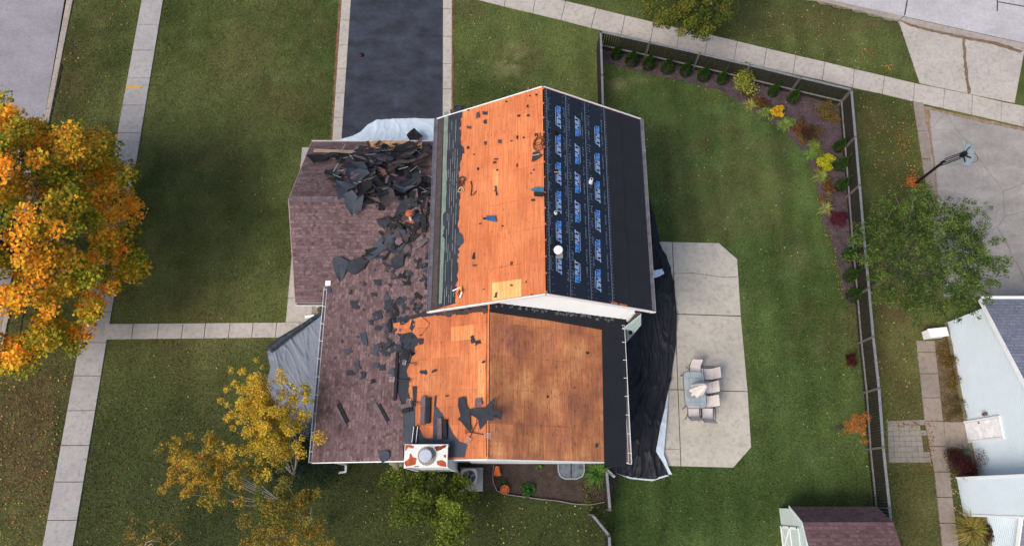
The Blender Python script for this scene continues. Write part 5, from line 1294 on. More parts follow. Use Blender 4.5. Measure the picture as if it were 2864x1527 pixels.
# ladder tip and blue bag at the upper left corner
t = thing('ladder', U(1258, 300), 'dark ladder leaning on the rear left corner of the upper roof', 'ladder')
b = MB(); x0 = XL + .55
for dx_ in (0, .4): b.beam((x0 + dx_, YB + 1.3, 0), (x0 + dx_, YB + .08, ZE + .55), .04, .07)
b.out('rail', M('dark_aluminium', '#4d4a4c', .5), t); b = MB()
for k in range(1, 19): f_ = k / 19; b.beam((x0, YB + 1.3 - 1.22 * f_, (ZE + .55) * f_), (x0 + .4, YB + 1.3 - 1.22 * f_, (ZE + .55) * f_), .03, .03)
b.out('rung', _MC['dark_aluminium'], t)
sheetpiece([(1270, 298), (1287, 296), (1291, 305), (1280, 309), (1271, 307)], M('navy_bag', '#2c3656'), 'small navy blue bag at the rear left corner of the upper roof', 'bag', .12, .1, 'bag')

# ------------------------------------------------------------------ tarps
def cloth(name, Lp, Rp, rows, cols_, zf, mat, label, wr=.05, seed=0, zbase=.05, cat='tarp', fr=1.5, an=(1, 1), rot=0):
    """Lp/Rp: pixel polylines sampled to rows; surface between them with wrinkles"""
    def samp(pl, n_):
        d = [0]
        for i in range(1, len(pl)): d.append(d[-1] + math.hypot(pl[i][0] - pl[i - 1][0], pl[i][1] - pl[i - 1][1]))
        out = []
        for k in range(n_ + 1):
            s = d[-1] * k / n_; out.append((float(np.interp(s, d, [p[0] for p in pl])), float(np.interp(s, d, [p[1] for p in pl]))))
        return out
    A_, B_ = samp(Lp, rows), samp(Rp, rows); V = []
    for i in range(rows + 1):
        a_, c_ = U(*A_[i]), U(*B_[i])
        for j in range(cols_ + 1):
            v = j / cols_; p = a_.lerp(c_, v); z = zbase + zf(i / rows, v)
            cr, sr_ = math.cos(rot), math.sin(rot); wx = noise.noise(Vector((p.x * .5, p.y * .5, seed + 20))) * .5
            q = Vector(((p.x * cr + p.y * sr_) * fr * an[0] + wx, (-p.x * sr_ + p.y * cr) * fr * an[1], seed))
            rd = lambda a_, b_, w_: max(0, 1 - abs(noise.noise(Vector((q.x * a_ + w_, q.y * b_, seed + w_)))) * 7)
            z += wr * (1.0 * rd(.7, .55, 1) ** 1.5 + .6 * rd(1.5, 1.0, 3) + .35 * rd(2.9, 1.8, 9) + .4 * noise.noise(q * .6))
            V.append(Vector((p.x, p.y, max(z, .03))))
    W = cols_ + 1; Fc = [[i * W + j, i * W + j + 1, (i + 1) * W + j + 1, (i + 1) * W + j] for i in range(rows) for j in range(cols_)]
    o = mk(name, V, Fc, mat, None, smooth=True); return tag(o, label, cat)
TARPG = M('grey_tarp', '#737a87', .6, .08, 2, 60, .08); TARPW = M('pale_blue_tarp', '#b9c6d0', .55, .06, 2, 60, .06); TARPB = M('black_plastic_sheeting', '#1e2026', .62, .15, 3, 60, .15)
TARPN = M('navy_tarp_face', '#2c313c', .6)
cloth('tarp', [(750, 985), (760, 1030), (752, 1060), (755, 1100), (775, 1150), (800, 1190), (870, 1235)], [(915, 885), (915, 950), (912, 1000), (908, 1060), (904, 1110), (900, 1160), (895, 1230)], 150, 100,
      lambda u, v: .12 + .85 * max(0, v - .35) ** 1.5, TARPG, 'crumpled grey tarp draped over the lawn beside the front gutter', .05, 2, fr=1.0, an=(1.5, .5), rot=.45)
cloth('tarp_fold', [(748, 975), (790, 945), (838, 920), (880, 895), (915, 875)], [(766, 990), (800, 962), (845, 932), (885, 906), (918, 888)], 60, 8, lambda u, v: .16 + .1 * math.sin(v * 3.1) + u * .35, TARPN, 'dark folded upper edge of the grey tarp at the end of the front path', .04, 8)
cloth('tarp', [(955, 393), (985, 385), (1010, 372), (1030, 352), (1055, 340), (1090, 337), (1160, 335), (1235, 337)], [(945, 445), (985, 445), (1010, 445), (1040, 445), (1070, 445), (1110, 445), (1170, 445), (1240, 445)], 80, 40,
      lambda u, v: .06, TARPW, 'pale blue-white tarp spread on the black driveway behind the garage', .05, 5, fr=.8)
cloth('tarp', [(1800, 520), (1770, 600), (1770, 760), (1775, 900), (1745, 985), (1730, 1150), (1725, 1270), (1690, 1312)], [(1810, 545), (1832, 620), (1845, 690), (1872, 745), (1884, 800), (1890, 880), (1889, 960), (1874, 1060), (1850, 1170), (1832, 1262), (1855, 1300), (1868, 1322), (1830, 1340), (1760, 1336)], 260, 90,
      lambda u, v: .08 + .35 * max(0, .6 - v) ** 1.3, TARPB, 'black plastic sheeting spread from the right gutter over the patio edge', .1, 11, fr=1.4, an=(1.3, .5), rot=-.2)
cloth('tarp_edge', [(1866, 1100), (1858, 1140), (1845, 1190), (1832, 1262), (1855, 1300), (1867, 1326)], [(1867, 1102), (1864, 1140), (1860, 1200), (1854, 1270), (1866, 1305), (1877, 1327)], 60, 6, lambda u, v: .14, TARPW, 'pale underside strip along the lower right edge of the black sheeting', .04, 3)
cloth('tarp_edge', [(1720, 1318), (1760, 1334), (1820, 1340), (1862, 1328)], [(1718, 1321), (1758, 1338), (1822, 1345), (1870, 1330)], 40, 3, lambda u, v: .1, TARPW, 'thin pale hem at the bottom end of the black sheeting', .02, 4)
sheetpiece2 = UL([(1812, 760), (1852, 752), (1858, 765), (1845, 772), (1815, 782)], .45)
o = tag(MB().prism(orient(sheetpiece2), Vector((0, 0, -.05))).out('plastic_wrapper', M('white_blue_wrapper', '#c4d4ea', .4, .3, 12, 40, .2), None), 'white and blue plastic wrapper lying on the black sheeting', 'wrapper')
p = U(1782, 1236, .2); tag(MB().box(p, (.16, .2, .03), Matrix.Rotation(.3, 3, 'Z')).out('shingle_piece', BROWNS, None), 'small brown shingle piece on the lower part of the black sheeting', 'shingle')

# ------------------------------------------------------------------ fence with corner, pickets, rails, posts
def fence(tops, label, name='wooden_fence', h=1.4, lower=.42, out_side=1, pick=True, npk=.115, parent_loc=None):
    P = [U(a, c, h) for a, c in tops]; t = thing(name, (P[0].x, P[0].y, 0), label, 'fence')
    for p in P: MB().box((p.x, p.y, h / 2 + .02), (.085, .085, h + .04)).out('post', POSTW, t)
    b = MB(); b2 = MB(); b3 = MB()
    for a, c in zip(P, P[1:]):
        d = (c - a).normalized(); s_ = Vector((d.y, -d.x, 0)) * out_side
        b.beam(a + Vector((0, 0, -.01)), c + Vector((0, 0, -.01)), .10, .035)
        b2.beam(Vector((a.x, a.y, lower)) - s_ * .03, Vector((c.x, c.y, lower)) - s_ * .03, .055, .05)
        n_ = int((c - a).length / npk)
        for k in range(n_):
            q = a.lerp(c, (k + .5) / n_) + s_ * .045; ang = math.atan2(d.y, d.x)
            hh = h - .05; b3.box((q.x, q.y, hh / 2 + .03), (npk * .74, .018, hh), Matrix.Rotation(ang, 3, 'Z'))
    b.out('cap_rail', GRWOOD, t); b2.out('lower_rail', RAILW, t)
    b3.out('picket_panel', PICK, t); return t
fence([(1680, 89), (1817, 119), (1957, 150), (2098, 183), (2239, 217.5), (2381, 251)], 'weathered wooden fence running beside the diagonal sidewalk', out_side=-1)
fence([(2381.5, 254), (2393, 383.5), (2404.5, 519), (2416.6, 660), (2430.6, 807), (2442.6, 942), (2458.6, 1086), (2470.7, 1250.6), (2488.7, 1420.5), (2499, 1560)], 'long weathered wooden fence between the two yards', out_side=-1)
fence([(1680, 91), (1684, 211), (1687, 330)], 'short weathered wooden fence running from the top corner to behind the house', out_side=1)
fence([(1697, 1318), (1706, 1425)], 'short grey fence panel from the house corner to the gate gap', out_side=1, h=1.2, npk=.14)
fence([(1704, 1499), (1709, 1600)], 'grey fence panel at the bottom edge beyond the open gate', out_side=1, h=1.2, npk=.14)
g_ = fence([(1657, 1440), (1703, 1496)], 'grey wooden gate standing open at an angle', 'garden_gate', out_side=1, h=1.2, npk=.14)
g_['category'] = 'gate'

# ------------------------------------------------------------------ plants in the bed
def arbor(base, tip, label, w_=.62):
    Bq = U(*base); h_ = 1.35; t = thing('arborvitae', Bq, label, 'conifer', 'small arborvitae shrubs along the fence')
    n_ = 2600; z = NR.random(n_) ** .8; prof = np.sin(np.clip(z * 1.15 + .18, 0, 1.0) ** .8 * math.pi) ** .75 * (1 - z * .55)
    prof = np.clip(prof, .03, 1); a_ = NR.uniform(0, 2 * math.pi, n_); rr = w_ * .5 * prof * np.sqrt(NR.uniform(.6, 1.05, n_))
    P = np.stack([rr * np.cos(a_) + Bq.x, rr * np.sin(a_) + Bq.y + .1, z * h_ + .02], -1)
    d = np.stack([np.cos(a_) * .35, np.sin(a_) * .35, np.ones(n_)], -1); d /= np.linalg.norm(d, axis=1, keepdims=True)
    pal = np.array([lin('#355823'), lin('#466c2c'), lin('#2d4b20'), lin('#5c8036')]) * random.uniform(.8, 1.15); cc = pal[NR.integers(0, 4, n_)] * NR.uniform(.75, 1.25, (n_, 1))
    V, Fc, c3 = leaf_mesh(P, NR.uniform(.07, .12, n_), cc, .4, .5, d)
    npmesh('foliage', V, Fc, LEAFM, c3, t, tuple(Bq)); MB().tube([Bq, Bq + Vector((0, .1, .9))], [.03, .01], 6).out('stem', BARK, t)
AB = [((1721, 167), 'first'), ((1764, 183), 'second'), ((1811, 193), 'third'), ((1863, 203), 'fourth'), ((1914, 213), 'fifth'), ((1964, 226), 'sixth'), ((2014, 236), 'seventh'), ((2158, 270), 'eighth'), ((2213, 288), 'ninth')]
for (b_, w1) in AB: arbor(b_, None, w1 + ' small conical arborvitae from the left along the upper fence', random.uniform(.52, .72))
for (b_, w1) in [((2340, 423), 'first'), ((2345, 474), 'second'), ((2347, 531), 'third'), ((2367, 727), 'fourth'), ((2371, 783), 'fifth'), ((2380, 837), 'sixth')]: arbor(b_, None, w1 + ' small arborvitae from the top along the right hand fence', random.uniform(.55, .72))
def shrub(name, px, py, r, h_, label, pal, top=None, size=.07, per=900, n=9, cat='shrub', flat=.6, aspect=.7, mx=.5, group=None):
    p = U(px, py); t = thing(name, p, label, cat, group)
    cl = []
    for _ in range(n):
        a_ = random.uniform(0, 6.3); q_ = r * .68 * math.sqrt(random.random()); cl.append((tuple(p + Vector((math.cos(a_) * q_, math.sin(a_) * q_, h_ * random.uniform(.35, .85)))), r * random.uniform(.28, .46), mx))
    foliage('foliage', t, cl, size, pal, top, per=per * (3.5 if r < .6 else 1.3), flat=flat, aspect=aspect)
    b = MB()
    for c_ in cl[:5]: b.tube([p, p.lerp(Vector(c_[0]), .5) + Vector((.02, .02, 0)), Vector(c_[0])], [.014, .009, .004], 5)
    b.out('stem', BARK, t); return t
def grassy(px, py, r, label, pal, n=170, h_=.3, name='daylily', cat='plant', group=None, wid=.013):
    p = U(px, py); t = thing(name, p, label, cat, group); V = []; Fc = []; Cc = []
    pals = [lin(x) for x in pal]
    for k in range(n):
        a_ = random.uniform(0, 6.3); L_ = r * random.uniform(.35, 1.1); wv = random.uniform(.7, 1.2) * wid; c_ = np.array(random.choice(pals)) * random.uniform(.75, 1.25)
        d = Vector((math.cos(a_), math.sin(a_), 0)); s_ = Vector((-d.y, d.x, 0)); o_ = p + Vector((random.gauss(0, .05), random.gauss(0, .05), .02)); k0 = len(V)
        hh = h_ * random.uniform(.6, 1.1)
        for u in (0, .35, .7, 1):
            c2 = o_ + d * L_ * u + Vector((0, 0, hh * (1 - (1 - u * 1.7) ** 2) if u < .9 else hh * .35)); ww = wv * (1 - u * .85)
            V += [c2 - s_ * ww, c2 + s_ * ww]; Cc += [c_, c_]
        for q in range(3): Fc.append([k0 + q * 2, k0 + q * 2 + 1, k0 + q * 2 + 3, k0 + q * 2 + 2])
    npmesh('leaves', np.array([tuple(v) for v in V]), np.array(Fc), LEAFM, np.array(Cc), t, tuple(p)); return t
shrub('viburnum', 2070, 245, .85, 1.1, 'tall loose yellow-green shrub between the seventh and eighth arborvitae', [('#6d7a34', 2), ('#7d8a40', 2), ('#8e9350', 1)], [('#93922a', 1), ('#a39a2c', 1)], .085, 700, 20, mx=.3)
shrub('perennial', 2125, 296, .42, .35, 'low brown-red perennial beside the yellow-green shrub', [('#5a4026', 2), ('#6d4a28', 2), ('#4b3626', 1)], None, .05, 1300)
shrub('yellow_shrub', 2170, 320, .42, .5, 'bright golden yellow shrub at the edge of the lawn', [('#d0ad20', 2), ('#c9a41c', 2), ('#dcbb30', 1)], None, .1, 900, 11, aspect=.9)
grassy(2136, 318, .42, 'pale striped daylily clump left of the golden yellow shrub', ['#7f9444', '#9aa85a', '#5e7a34'])
grassy(2192, 352, .48, 'daylily clump below the golden yellow shrub', ['#7f9444', '#9aa85a', '#68823a'])
grassy(2094, 300, .42, 'yellowed daylily clump under the tall loose shrub', ['#a3a24c', '#8a9644', '#b0aa60'])
shrub('hydrangea', 2303, 318, .6, .6, 'large faded olive brown mounded shrub in the fence corner', [('#6e6230', 3), ('#7d6e38', 2), ('#5c5028', 2), ('#8a6a40', 1)], None, .045, 2000, 16)
shrub('perennial', 2255, 375, .55, .3, 'wide dark red-brown perennial patch in the middle of the mulch bed', [('#4b3422', 3), ('#5e3826', 2), ('#3b3020', 2)], None, .045, 1400, 12)
shrub('perennial', 2228, 368, .34, .35, 'rust orange perennial at the lawn edge of the mulch bed', [('#8d5f34', 2), ('#74472a', 2), ('#7c3430', 1)], None, .05, 1400, 8)
grassy(2274, 415, .4, 'daylily clump above the lime yellow shrub', ['#7f8e3c', '#98a048', '#6a7e34'])
grassy(2262, 436, .4, 'green daylily clump at the left of the lime yellow shrub', ['#6f9040', '#86a450', '#5a7e34'])
shrub('yellow_shrub', 2302, 460, .52, .5, 'lime yellow shrub in the right part of the mulch bed', [('#b3b024', 2), ('#a3a822', 2), ('#bfb82c', 1)], None, .085, 1000, 13, aspect=.9)
grassy(2294, 500, .5, 'pale daylily clump below the lime yellow shrub', ['#93a04a', '#a9ac58', '#7c8e3e'], 110)
shrub('perennial', 2312, 535, .4, .3, 'orange brown perennial beside the third right hand arborvitae', [('#6e4a1e', 2), ('#8a5c22', 2), ('#4f3a1e', 2)], None, .05, 1400, 9)
grassy(2305, 588, .46, 'light daylily clump beside the dark red grass patch', ['#a2a558', '#8d9848', '#b5b06a'], 100)
shrub('red_perennial', 2338, 612, .52, .18, 'flat crimson groundcover patch in the mulch bed', [('#5a2230', 3), ('#6a2a38', 2), ('#472028', 2)], None, .035, 2000, 12, cat='plant')
shrub('barberry', 2372, 1010, .33, .4, 'round dark red bush alone on the lawn by the fence', [('#4a1f20', 3), ('#5c2624', 2), ('#3a1a1a', 2)], None, .04, 3200, 12)
shrub('mulch_ring_plant', 2343, 1193, .28, .1, 'dull grey-brown dry tuft left of the small orange maple', [('#5b5348', 3), ('#6a6152', 2)], None, .03, 1500, 8, cat='plant')
t = thing('young_maple', U(2375, 1205), 'small orange leaved maple sapling leaning over the right fence rail', 'tree')
cl = blobs([(2395, 1180, 1.4, .35, 12, (.12, .2), .7), (2420, 1170, 1.5, .28, 9, (.1, .16), .7), (2378, 1200, 1.1, .3, 8, (.1, .18), .3), (2408, 1215, 1.2, .28, 8, (.1, .16), .7), (2417, 1235, 1.1, .15, 4, (.07, .12), .6)])
foliage('crown', t, cl, .055, [('#8b6a24', 2), ('#a5662c', 2)], [('#c0642e', 1), ('#b9582a', 1), ('#cf7a3c', 1)], per=1300); tree_wood('trunk', t, U(2375, 1205), .4, [c_[0] for c_ in cl[::6]], .02)
for k, (x, y, r_, c_) in enumerate([(2092, 262, .4, 0), (2110, 282, .35, 1), (2142, 300, .35, 0), (2150, 330, .25, 2), (2205, 345, .3, 2), (2236, 392, .35, 1), (2242, 350, .35, 0), (2285, 372, .35, 0), (2266, 396, .3, 2), (2286, 440, .3, 2),
                                  (2330, 330, .35, 1), (2292, 482, .3, 1), (2318, 512, .28, 0), (2306, 556, .32, 1), (2322, 598, .35, 3), (2352, 628, .3, 3), (2085, 240, .35, 2)]):
    pl_ = ([('#5f4630', 3), ('#765534', 2), ('#4c4a2a', 2)], [('#8f6c36', 3), ('#6f5630', 2), ('#7c7c3a', 1)], [('#6a8038', 3), ('#8a9844', 2)], [('#5c2633', 3), ('#6d2f3c', 2)])[c_]
    shrub('ground_cover', x, y, r_ * 1.25, .25, ('low brown withered plant among the mulch bed perennials', 'low ochre withered plant among the mulch bed perennials', 'low pale green plant among the mulch bed perennials', 'low crimson plant near the crimson groundcover patch')[c_], pl_, None, .05, 900, 7, cat='plant', group='low plants in the mulch bed')
# neighbour's plants
def bushy_box(poly, label, pal, n, name='perennial_row', size=.05, h_=.4, per=1000):
    p0 = U(*poly[0]); t = thing(name, p0, label, 'plants'); cl = []
    for _ in range(n):
        x, y = rnd_in(poly); p = U(x, y); cl.append((tuple(p + Vector((0, 0, random.uniform(.1, h_)))), random.uniform(.14, .26), 0))
    foliage('foliage', t, cl, size, pal, None, per=per, flat=.8, aspect=.35); return t
bushy_box([(2618, 960), (2650, 955), (2678, 1100), (2640, 1110)], 'ochre withered perennial row along the white neighbouring wall', [('#6b5a2a', 3), ('#8a6f34', 2), ('#4f4a22', 2), ('#7b4a2a', 1)], 46, size=.07)
bushy_box([(2640, 1112), (2682, 1108), (2690, 1175), (2648, 1178)], 'tangled brown and green perennials above the door landing', [('#4e4a26', 3), ('#6f6034', 2), ('#56402c', 2)], 22, size=.07)
shrub('barberry', 2668, 1296, .92, 1.1, 'large dark burgundy bush between the path and the white chimney bump-out', [('#3a181e', 4), ('#4b2026', 2), ('#5d2830', 1)], None, .05, 3600, 17, flat=1.0, aspect=.35)
shrub('blue_spruce', 2668, 1266, .32, 1.2, 'small silvery green conifer sprig inside the burgundy bush', [('#5f7a70', 2), ('#4f6a5c', 2)], None, .05, 1800, 7, flat=1.0, aspect=.3)
grassy(2700, 1478, .85, 'large straw yellow ornamental grass beside the path at the bottom right', ['#a08a4a', '#7f7c34', '#b79c5c', '#6c7030'], 420, .6, 'ornamental_grass')
shrub('perennial', 2760, 1500, .5, .5, 'dull red-brown bush at the foot of the neighbouring wall', [('#3f2c22', 3), ('#54382a', 2), ('#3f4424', 1)], None, .05, 1500, 12)
shrub('garden_shrub', 905, 862, .3, .6, 'green and orange shrub between the garage and the front gutter', [('#2f4d26', 3), ('#8a6a2a', 2), ('#3e5c2a', 2)], None, .05, 2000, 10)
shrub('garden_shrub', 912, 884, .25, .5, 'rusty orange low shrub at the end of the front path', [('#8a5a2a', 3), ('#3e5c2a', 2)], None, .05, 2000, 7)
p = U(868, 887); tag(MB().box((p.x, p.y, .12), (.42, .12, .06), Matrix.Rotation(.15, 3, 'Z')).out('splash_block', WHITE, None), 'white splash block on the gravel beside the front path', 'splash block')
shrub('hosta', 1478, 1370, .4, .25, 'green leafy clump in the soil bed near the edging', [('#2e5a24', 3), ('#3d6c2e', 2)], None, .09, 500, 12, cat='plant')
grassy(1668, 1322, .75, 'tall green ornamental grass beside the window well', ['#4e7a2c', '#6a9038', '#3c6424'], 260, .55, 'ornamental_grass')
shrub('hosta', 1508, 1300, .2, .2, 'small bright green plant against the house wall in the soil bed', [('#4d7a2e', 3), ('#5d8c36', 2)], None, .06, 1000, 7, cat='plant')
shrub('weeds', 1640, 1378, .6, .2, 'dry tan and green weeds at the lower right of the soil bed', [('#6b5f3c', 3), ('#4a5428', 2), ('#7d6c4a', 1)], None, .05, 700, 16, cat='plant')
shrub('weeds', 1405, 1348, .2, .2, 'small green plant between the two clay pots', [('#2f5428', 3), ('#3f6830', 2)], None, .05, 1500, 7, cat='plant')
# edging, rocks, pots
pts = [Vector((p.x, p.y, .07)) for p in UL([(1382, 1290), (1378, 1330), (1380, 1350), (1390, 1372), (1415, 1382), (1450, 1387), (1500, 1394), (1560, 1400), (1600, 1408), (1650, 1411), (1692, 1403)])]
b = MB()
for a, c in zip(pts, pts[1:]): b.beam(a, c, .03, .14)
tag(b.out('garden_edging', M('grey_plastic_edging', '#777571', .7), None), 'curved grey plastic edging around the soil bed', 'edging')
for k, (x, y, s_) in enumerate([(1096, 1292, .24), (1113, 1290, .2), (1107, 1304, .26), (1122, 1298, .14)]):
    p = U(x, y); bm = bmesh.new(); bmesh.ops.create_icosphere(bm, subdivisions=2, radius=s_ / 1.7)
    for v in bm.verts: v.co.x *= 1.1; v.co.z *= .6; v.co += v.co * noise.noise(v.co * 6 + Vector((k, 0, 0))) * .4
    me = bpy.data.meshes.new('rock'); bm.to_mesh(me); bm.free(); me.materials.append(M('tan_stone', '#938a72', .9, .2, 4, 30, .2)); o = bpy.data.objects.new('rock', me); C.objects.link(o); o.location = p + Vector((0, 0, .06))
    tag(o, ['tan stone block nearest the brown roof, left of the chimney', 'tan stone between two others left of the chimney', 'lowest tan stone block left of the chimney', 'smallest stone right beside the chimney foot'][k], 'stone', 'stones at the chimney foot')
p = U(1412, 1369); t = thing('flower_pot', p, 'large round clay pot filled with soil near the edging curve', 'flower pot')
MB().lathe(p, [(.12, 0), (.17, .28), (.185, .28), (.185, .32), (.165, .32), (.16, .27)], 22).out('pot', TERRA, t); MB().lathe(p + Vector((0, 0, .26)), [(.158, 0), (.158, .01)], 18).out('soil', SOIL, t)
p = U(1391, 1324); t = thing('flower_pot', p, 'orange clay pot lying tipped over against the edging', 'flower pot')
ax = Matrix.Rotation(R(70), 3, 'X'); MB().lathe(p + Vector((0, .12, .15)), [(.09, -.16), (.14, .14), (.155, .14), (.155, .18), (.14, .18), (.12, .1)], 22, ax).out('pot', M('bright_terracotta', '#d9743c', .8, .1, 6, 40, .1), t)
# air conditioner
pc_ = U(1312, 1333, .8); t = thing('air_conditioner', (pc_.x, pc_.y, 0), 'round fan air conditioner on a concrete pad right of the chimney', 'air conditioner')
MB().box((pc_.x + .06, pc_.y - .08, .04), (.95, .95, .1)).out('pad', CONC_DK, t)
b = MB(); q = []
for k in range(28):
    a_ = 2 * math.pi * k / 28; ca, sa = math.cos(a_), math.sin(a_); f_ = (abs(ca) ** 5 + abs(sa) ** 5) ** (-1 / 5); q.append(Vector((pc_.x + ca * .33 * f_, pc_.y + sa * .33 * f_, .79)))
b.prism(q, Vector((0, 0, -.70))); b.out('body', M('ac_beige', '#a5a6a4', .5), t)
MB().lathe((pc_.x, pc_.y, .79), [(.26, 0), (.26, .012)], 28).out('fan_opening', M('dark_fan', '#2b2c2f'), t)
b = MB()
for k in range(4): a_ = k * 1.57 + .4; b.beam((pc_.x, pc_.y, .812), (pc_.x + math.cos(a_) * .24, pc_.y + math.sin(a_) * .24, .812), .09, .006)
b.out('fan_blade', M('fan_grey', '#6d6f73', .4), t)
b = MB()
for r_ in (.07, .13, .19, .25): b.tube([(pc_.x + math.cos(k * .35) * r_, pc_.y + math.sin(k * .35) * r_, .825) for k in range(19)], .004, 4)
b.out('grille', M('ac_grille', '#8b8d90', .4), t)
# window well with cover
cc_ = UL([(1560, 1297), (1632, 1297), (1633, 1318), (1627, 1332), (1612, 1339), (1580, 1339), (1567, 1332), (1561, 1318)])
t = thing('window_well', (cc_[0].x, cc_[0].y, 0), 'grey window well with a smoky plastic cover against the front wing', 'window well')
b = MB(); 
for a, c in zip(cc_[1:], cc_[2:] + cc_[:1]): b.beam(a + Vector((0, 0, .12)), c + Vector((0, 0, .12)), .05, .24)
b.out('rim', M('well_grey', '#82888c', .5), t)
m, t_, bb = nodes('smoky_cover'); n_ = tex(t_, 'ShaderNodeTexNoise', 'Object', 4.0, Detail=5.0); t_.links.new(ramp(t_, n_.outputs[0], [(.3, lin('#454a50')), (.7, lin('#6d7379'))]), bb.inputs['Base Color']); bb.inputs['Roughness'].default_value = .25
MB().prism(orient([p + Vector((0, 0, .2)) for p in cc_]), Vector((0, 0, -.02))).out('cover', m, t)
mm = (cc_[0] + cc_[1]) / 2; me_ = (cc_[4] + cc_[5]) / 2; MB().beam(mm + Vector((0, 0, .215)), me_ + Vector((0, 0, .215)), .03, .015).out('centre_rib', BLACKM, t)
# downpipe elbow at right front corner
p = U(1699, 1315, .5); t = tag(MB().beam((p.x, p.y, .5), (p.x + .3, p.y - .25, .3), .1, .08).out('downspout', WHITE, house), None)

# ------------------------------------------------------------------ patio furniture
SLING = M('beige_sling', '#cdc5c2', .8, .06, 5, 60, .06); FRAME = M('bronze_frame', '#37302e', .5)
pt = U(1943, 1090, .72); t = thing('patio_table', (pt.x, pt.y, 0), 'glass topped patio table with dark frame and rounded corners', 'table')
hw, hl = .46, .78; ring = []
for k in range(32):
    a_ = 2 * math.pi * k / 32; ca, sa = math.cos(a_), math.sin(a_); f_ = (abs(ca) ** 7 + abs(sa) ** 7) ** (-1 / 7); ring.append(Vector((pt.x + ca * hw * f_, pt.y + sa * hl * f_, .72)))
m, t_, bb = nodes('table_glass'); bb.inputs['Base Color'].default_value = (*lin('#a9b8be'), 1); bb.inputs['Roughness'].default_value = .12; bb.inputs['Alpha'].default_value = .42
MB().prism(ring, Vector((0, 0, -.008))).out('glass_top', m, t)
MB().tube(ring + [ring[0]], .017, 6, False).out('rim', M('rim_grey', '#5a6068', .4), t)
b = MB(); b.beam((pt.x - .2, pt.y - .6, .69), (pt.x - .2, pt.y + .6, .69), .02, .02); b.beam((pt.x + .2, pt.y - .6, .69), (pt.x + .2, pt.y + .6, .69), .02, .02); b.beam((pt.x - .42, pt.y - .5, .69), (pt.x + .42, pt.y - .5, .69), .02, .02); b.beam((pt.x - .42, pt.y + .5, .69), (pt.x + .42, pt.y + .5, .69), .02, .02); b.out('support', FRAME, t)
for sx_ in (-1, 1):
    for sy in (-1, 1): MB().tube([(pt.x + sx_ * .36, pt.y + sy * .6, .69), (pt.x + sx_ * .40, pt.y + sy * .72, .04)], .018, 6).out('leg', FRAME, t)
def chair(px, py, rz, label):
    p = U(px, py, .42); t = thing('patio_chair', (p.x, p.y, .04), label, 'chair', 'sling chairs around the patio table', rz)
    V = []; 
    for i, (y, z) in enumerate([(.22, .40), (0, .375), (-.20, .38), (-.24, .42), (-.34, .68), (-.44, .93)]): V += [(-.235, y, z), (.235, y, z)]
    k = lambda a, c: [(a * 2, a * 2 + 1, a * 2 + 3, a * 2 + 2) for a in range(a, c)]
    mk('seat', V[:6], [(0, 1, 3, 2), (2, 3, 5, 4)], SLING, t, world=False); mk('backrest', V[4:], [(0, 1, 3, 2), (2, 3, 5, 4), (4, 5, 7, 6)], SLING, t, world=False)
    for s_ in (-1, 1):
        x = s_ * .25
        MB().tube([(x, .23, .40), (x, 0, .375), (x, -.22, .39), (x, -.34, .68), (x, -.45, .94)], .012, 6).out('side_frame', FRAME, t, world=False)
        MB().tube([(x + s_ * .02, .26, 0), (x + s_ * .04, .22, .58), (x + s_ * .045, .05, .62), (x + s_ * .045, -.25, .58), (x, -.32, .60)], .014, 6).out('armrest', FRAME, t, world=False)
        MB().tube([(x, -.1, .36), (x + s_ * .04, -.30, 0)], .014, 6).out('leg', FRAME, t, world=False)
chair(1945, 1040, math.pi, 'beige chair at the top end of the patio table')
chair(1977, 1046, R(90), 'uppermost of the three beige chairs on the right of the patio table')
chair(1973, 1084, R(90), 'middle beige chair on the right of the table, under the umbrella')
chair(1973, 1123, R(90), 'lowest of the three beige chairs on the right of the patio table')
chair(1940, 1150, 0, 'left of the two beige chairs at the bottom end of the patio table')
chair(1978, 1156, R(-3), 'right of the two beige chairs at the bottom end of the patio table')
pu = U(1933, 1101); t = thing('patio_umbrella', (pu.x, pu.y, .04), 'closed cream patio umbrella standing in the glass table', 'umbrella')
MB().lathe((pu.x, pu.y, .04), [(.24, 0), (.22, .06), (.05, .09), (.04, .3)], 20).out('base', M('umbrella_base', '#4a4742'), t)
MB().tube([(pu.x, pu.y, .1), (pu.x, pu.y, 2.5)], .02, 8).out('pole', FRAME, t)
m, t_, bb = nodes('cream_canvas'); n_ = tex(t_, 'ShaderNodeTexNoise', 'Object', 3.0, Detail=4.0); t_.links.new(ramp(t_, n_.outputs[0], [(.3, lin('#cdc2ca')), (.7, lin('#eadfd0'))]), bb.inputs['Base Color'])
V = []; Fc = []; n_ = 32
for i, (z, r_) in enumerate([(2.46, .03), (2.3, .09), (2.0, .15), (1.6, .21), (1.25, .26), (1.0, .28)]):
    for j in range(n_):
        a_ = 2 * math.pi * j / n_; rr = r_ * (1 + .16 * math.cos(a_ * 8 + z * .6)) if i else r_; V.append((pu.x + math.cos(a_) * rr, pu.y + math.sin(a_) * rr, z - (.12 if i == 5 and j % 4 < 2 else 0)))
for i in range(5):
    for j in range(n_): Fc.append([i * n_ + j, i * n_ + (j + 1) % n_, (i + 1) * n_ + (j + 1) % n_, (i + 1) * n_ + j])
mk('canopy', [Vector(v) for v in V], Fc, m, t, smooth=True); MB().lathe((pu.x, pu.y, 2.46), [(.045, 0), (.045, .04), (.02, .07)], 12).out('finial', M('finial_grey', '#8b8fa0'), t)

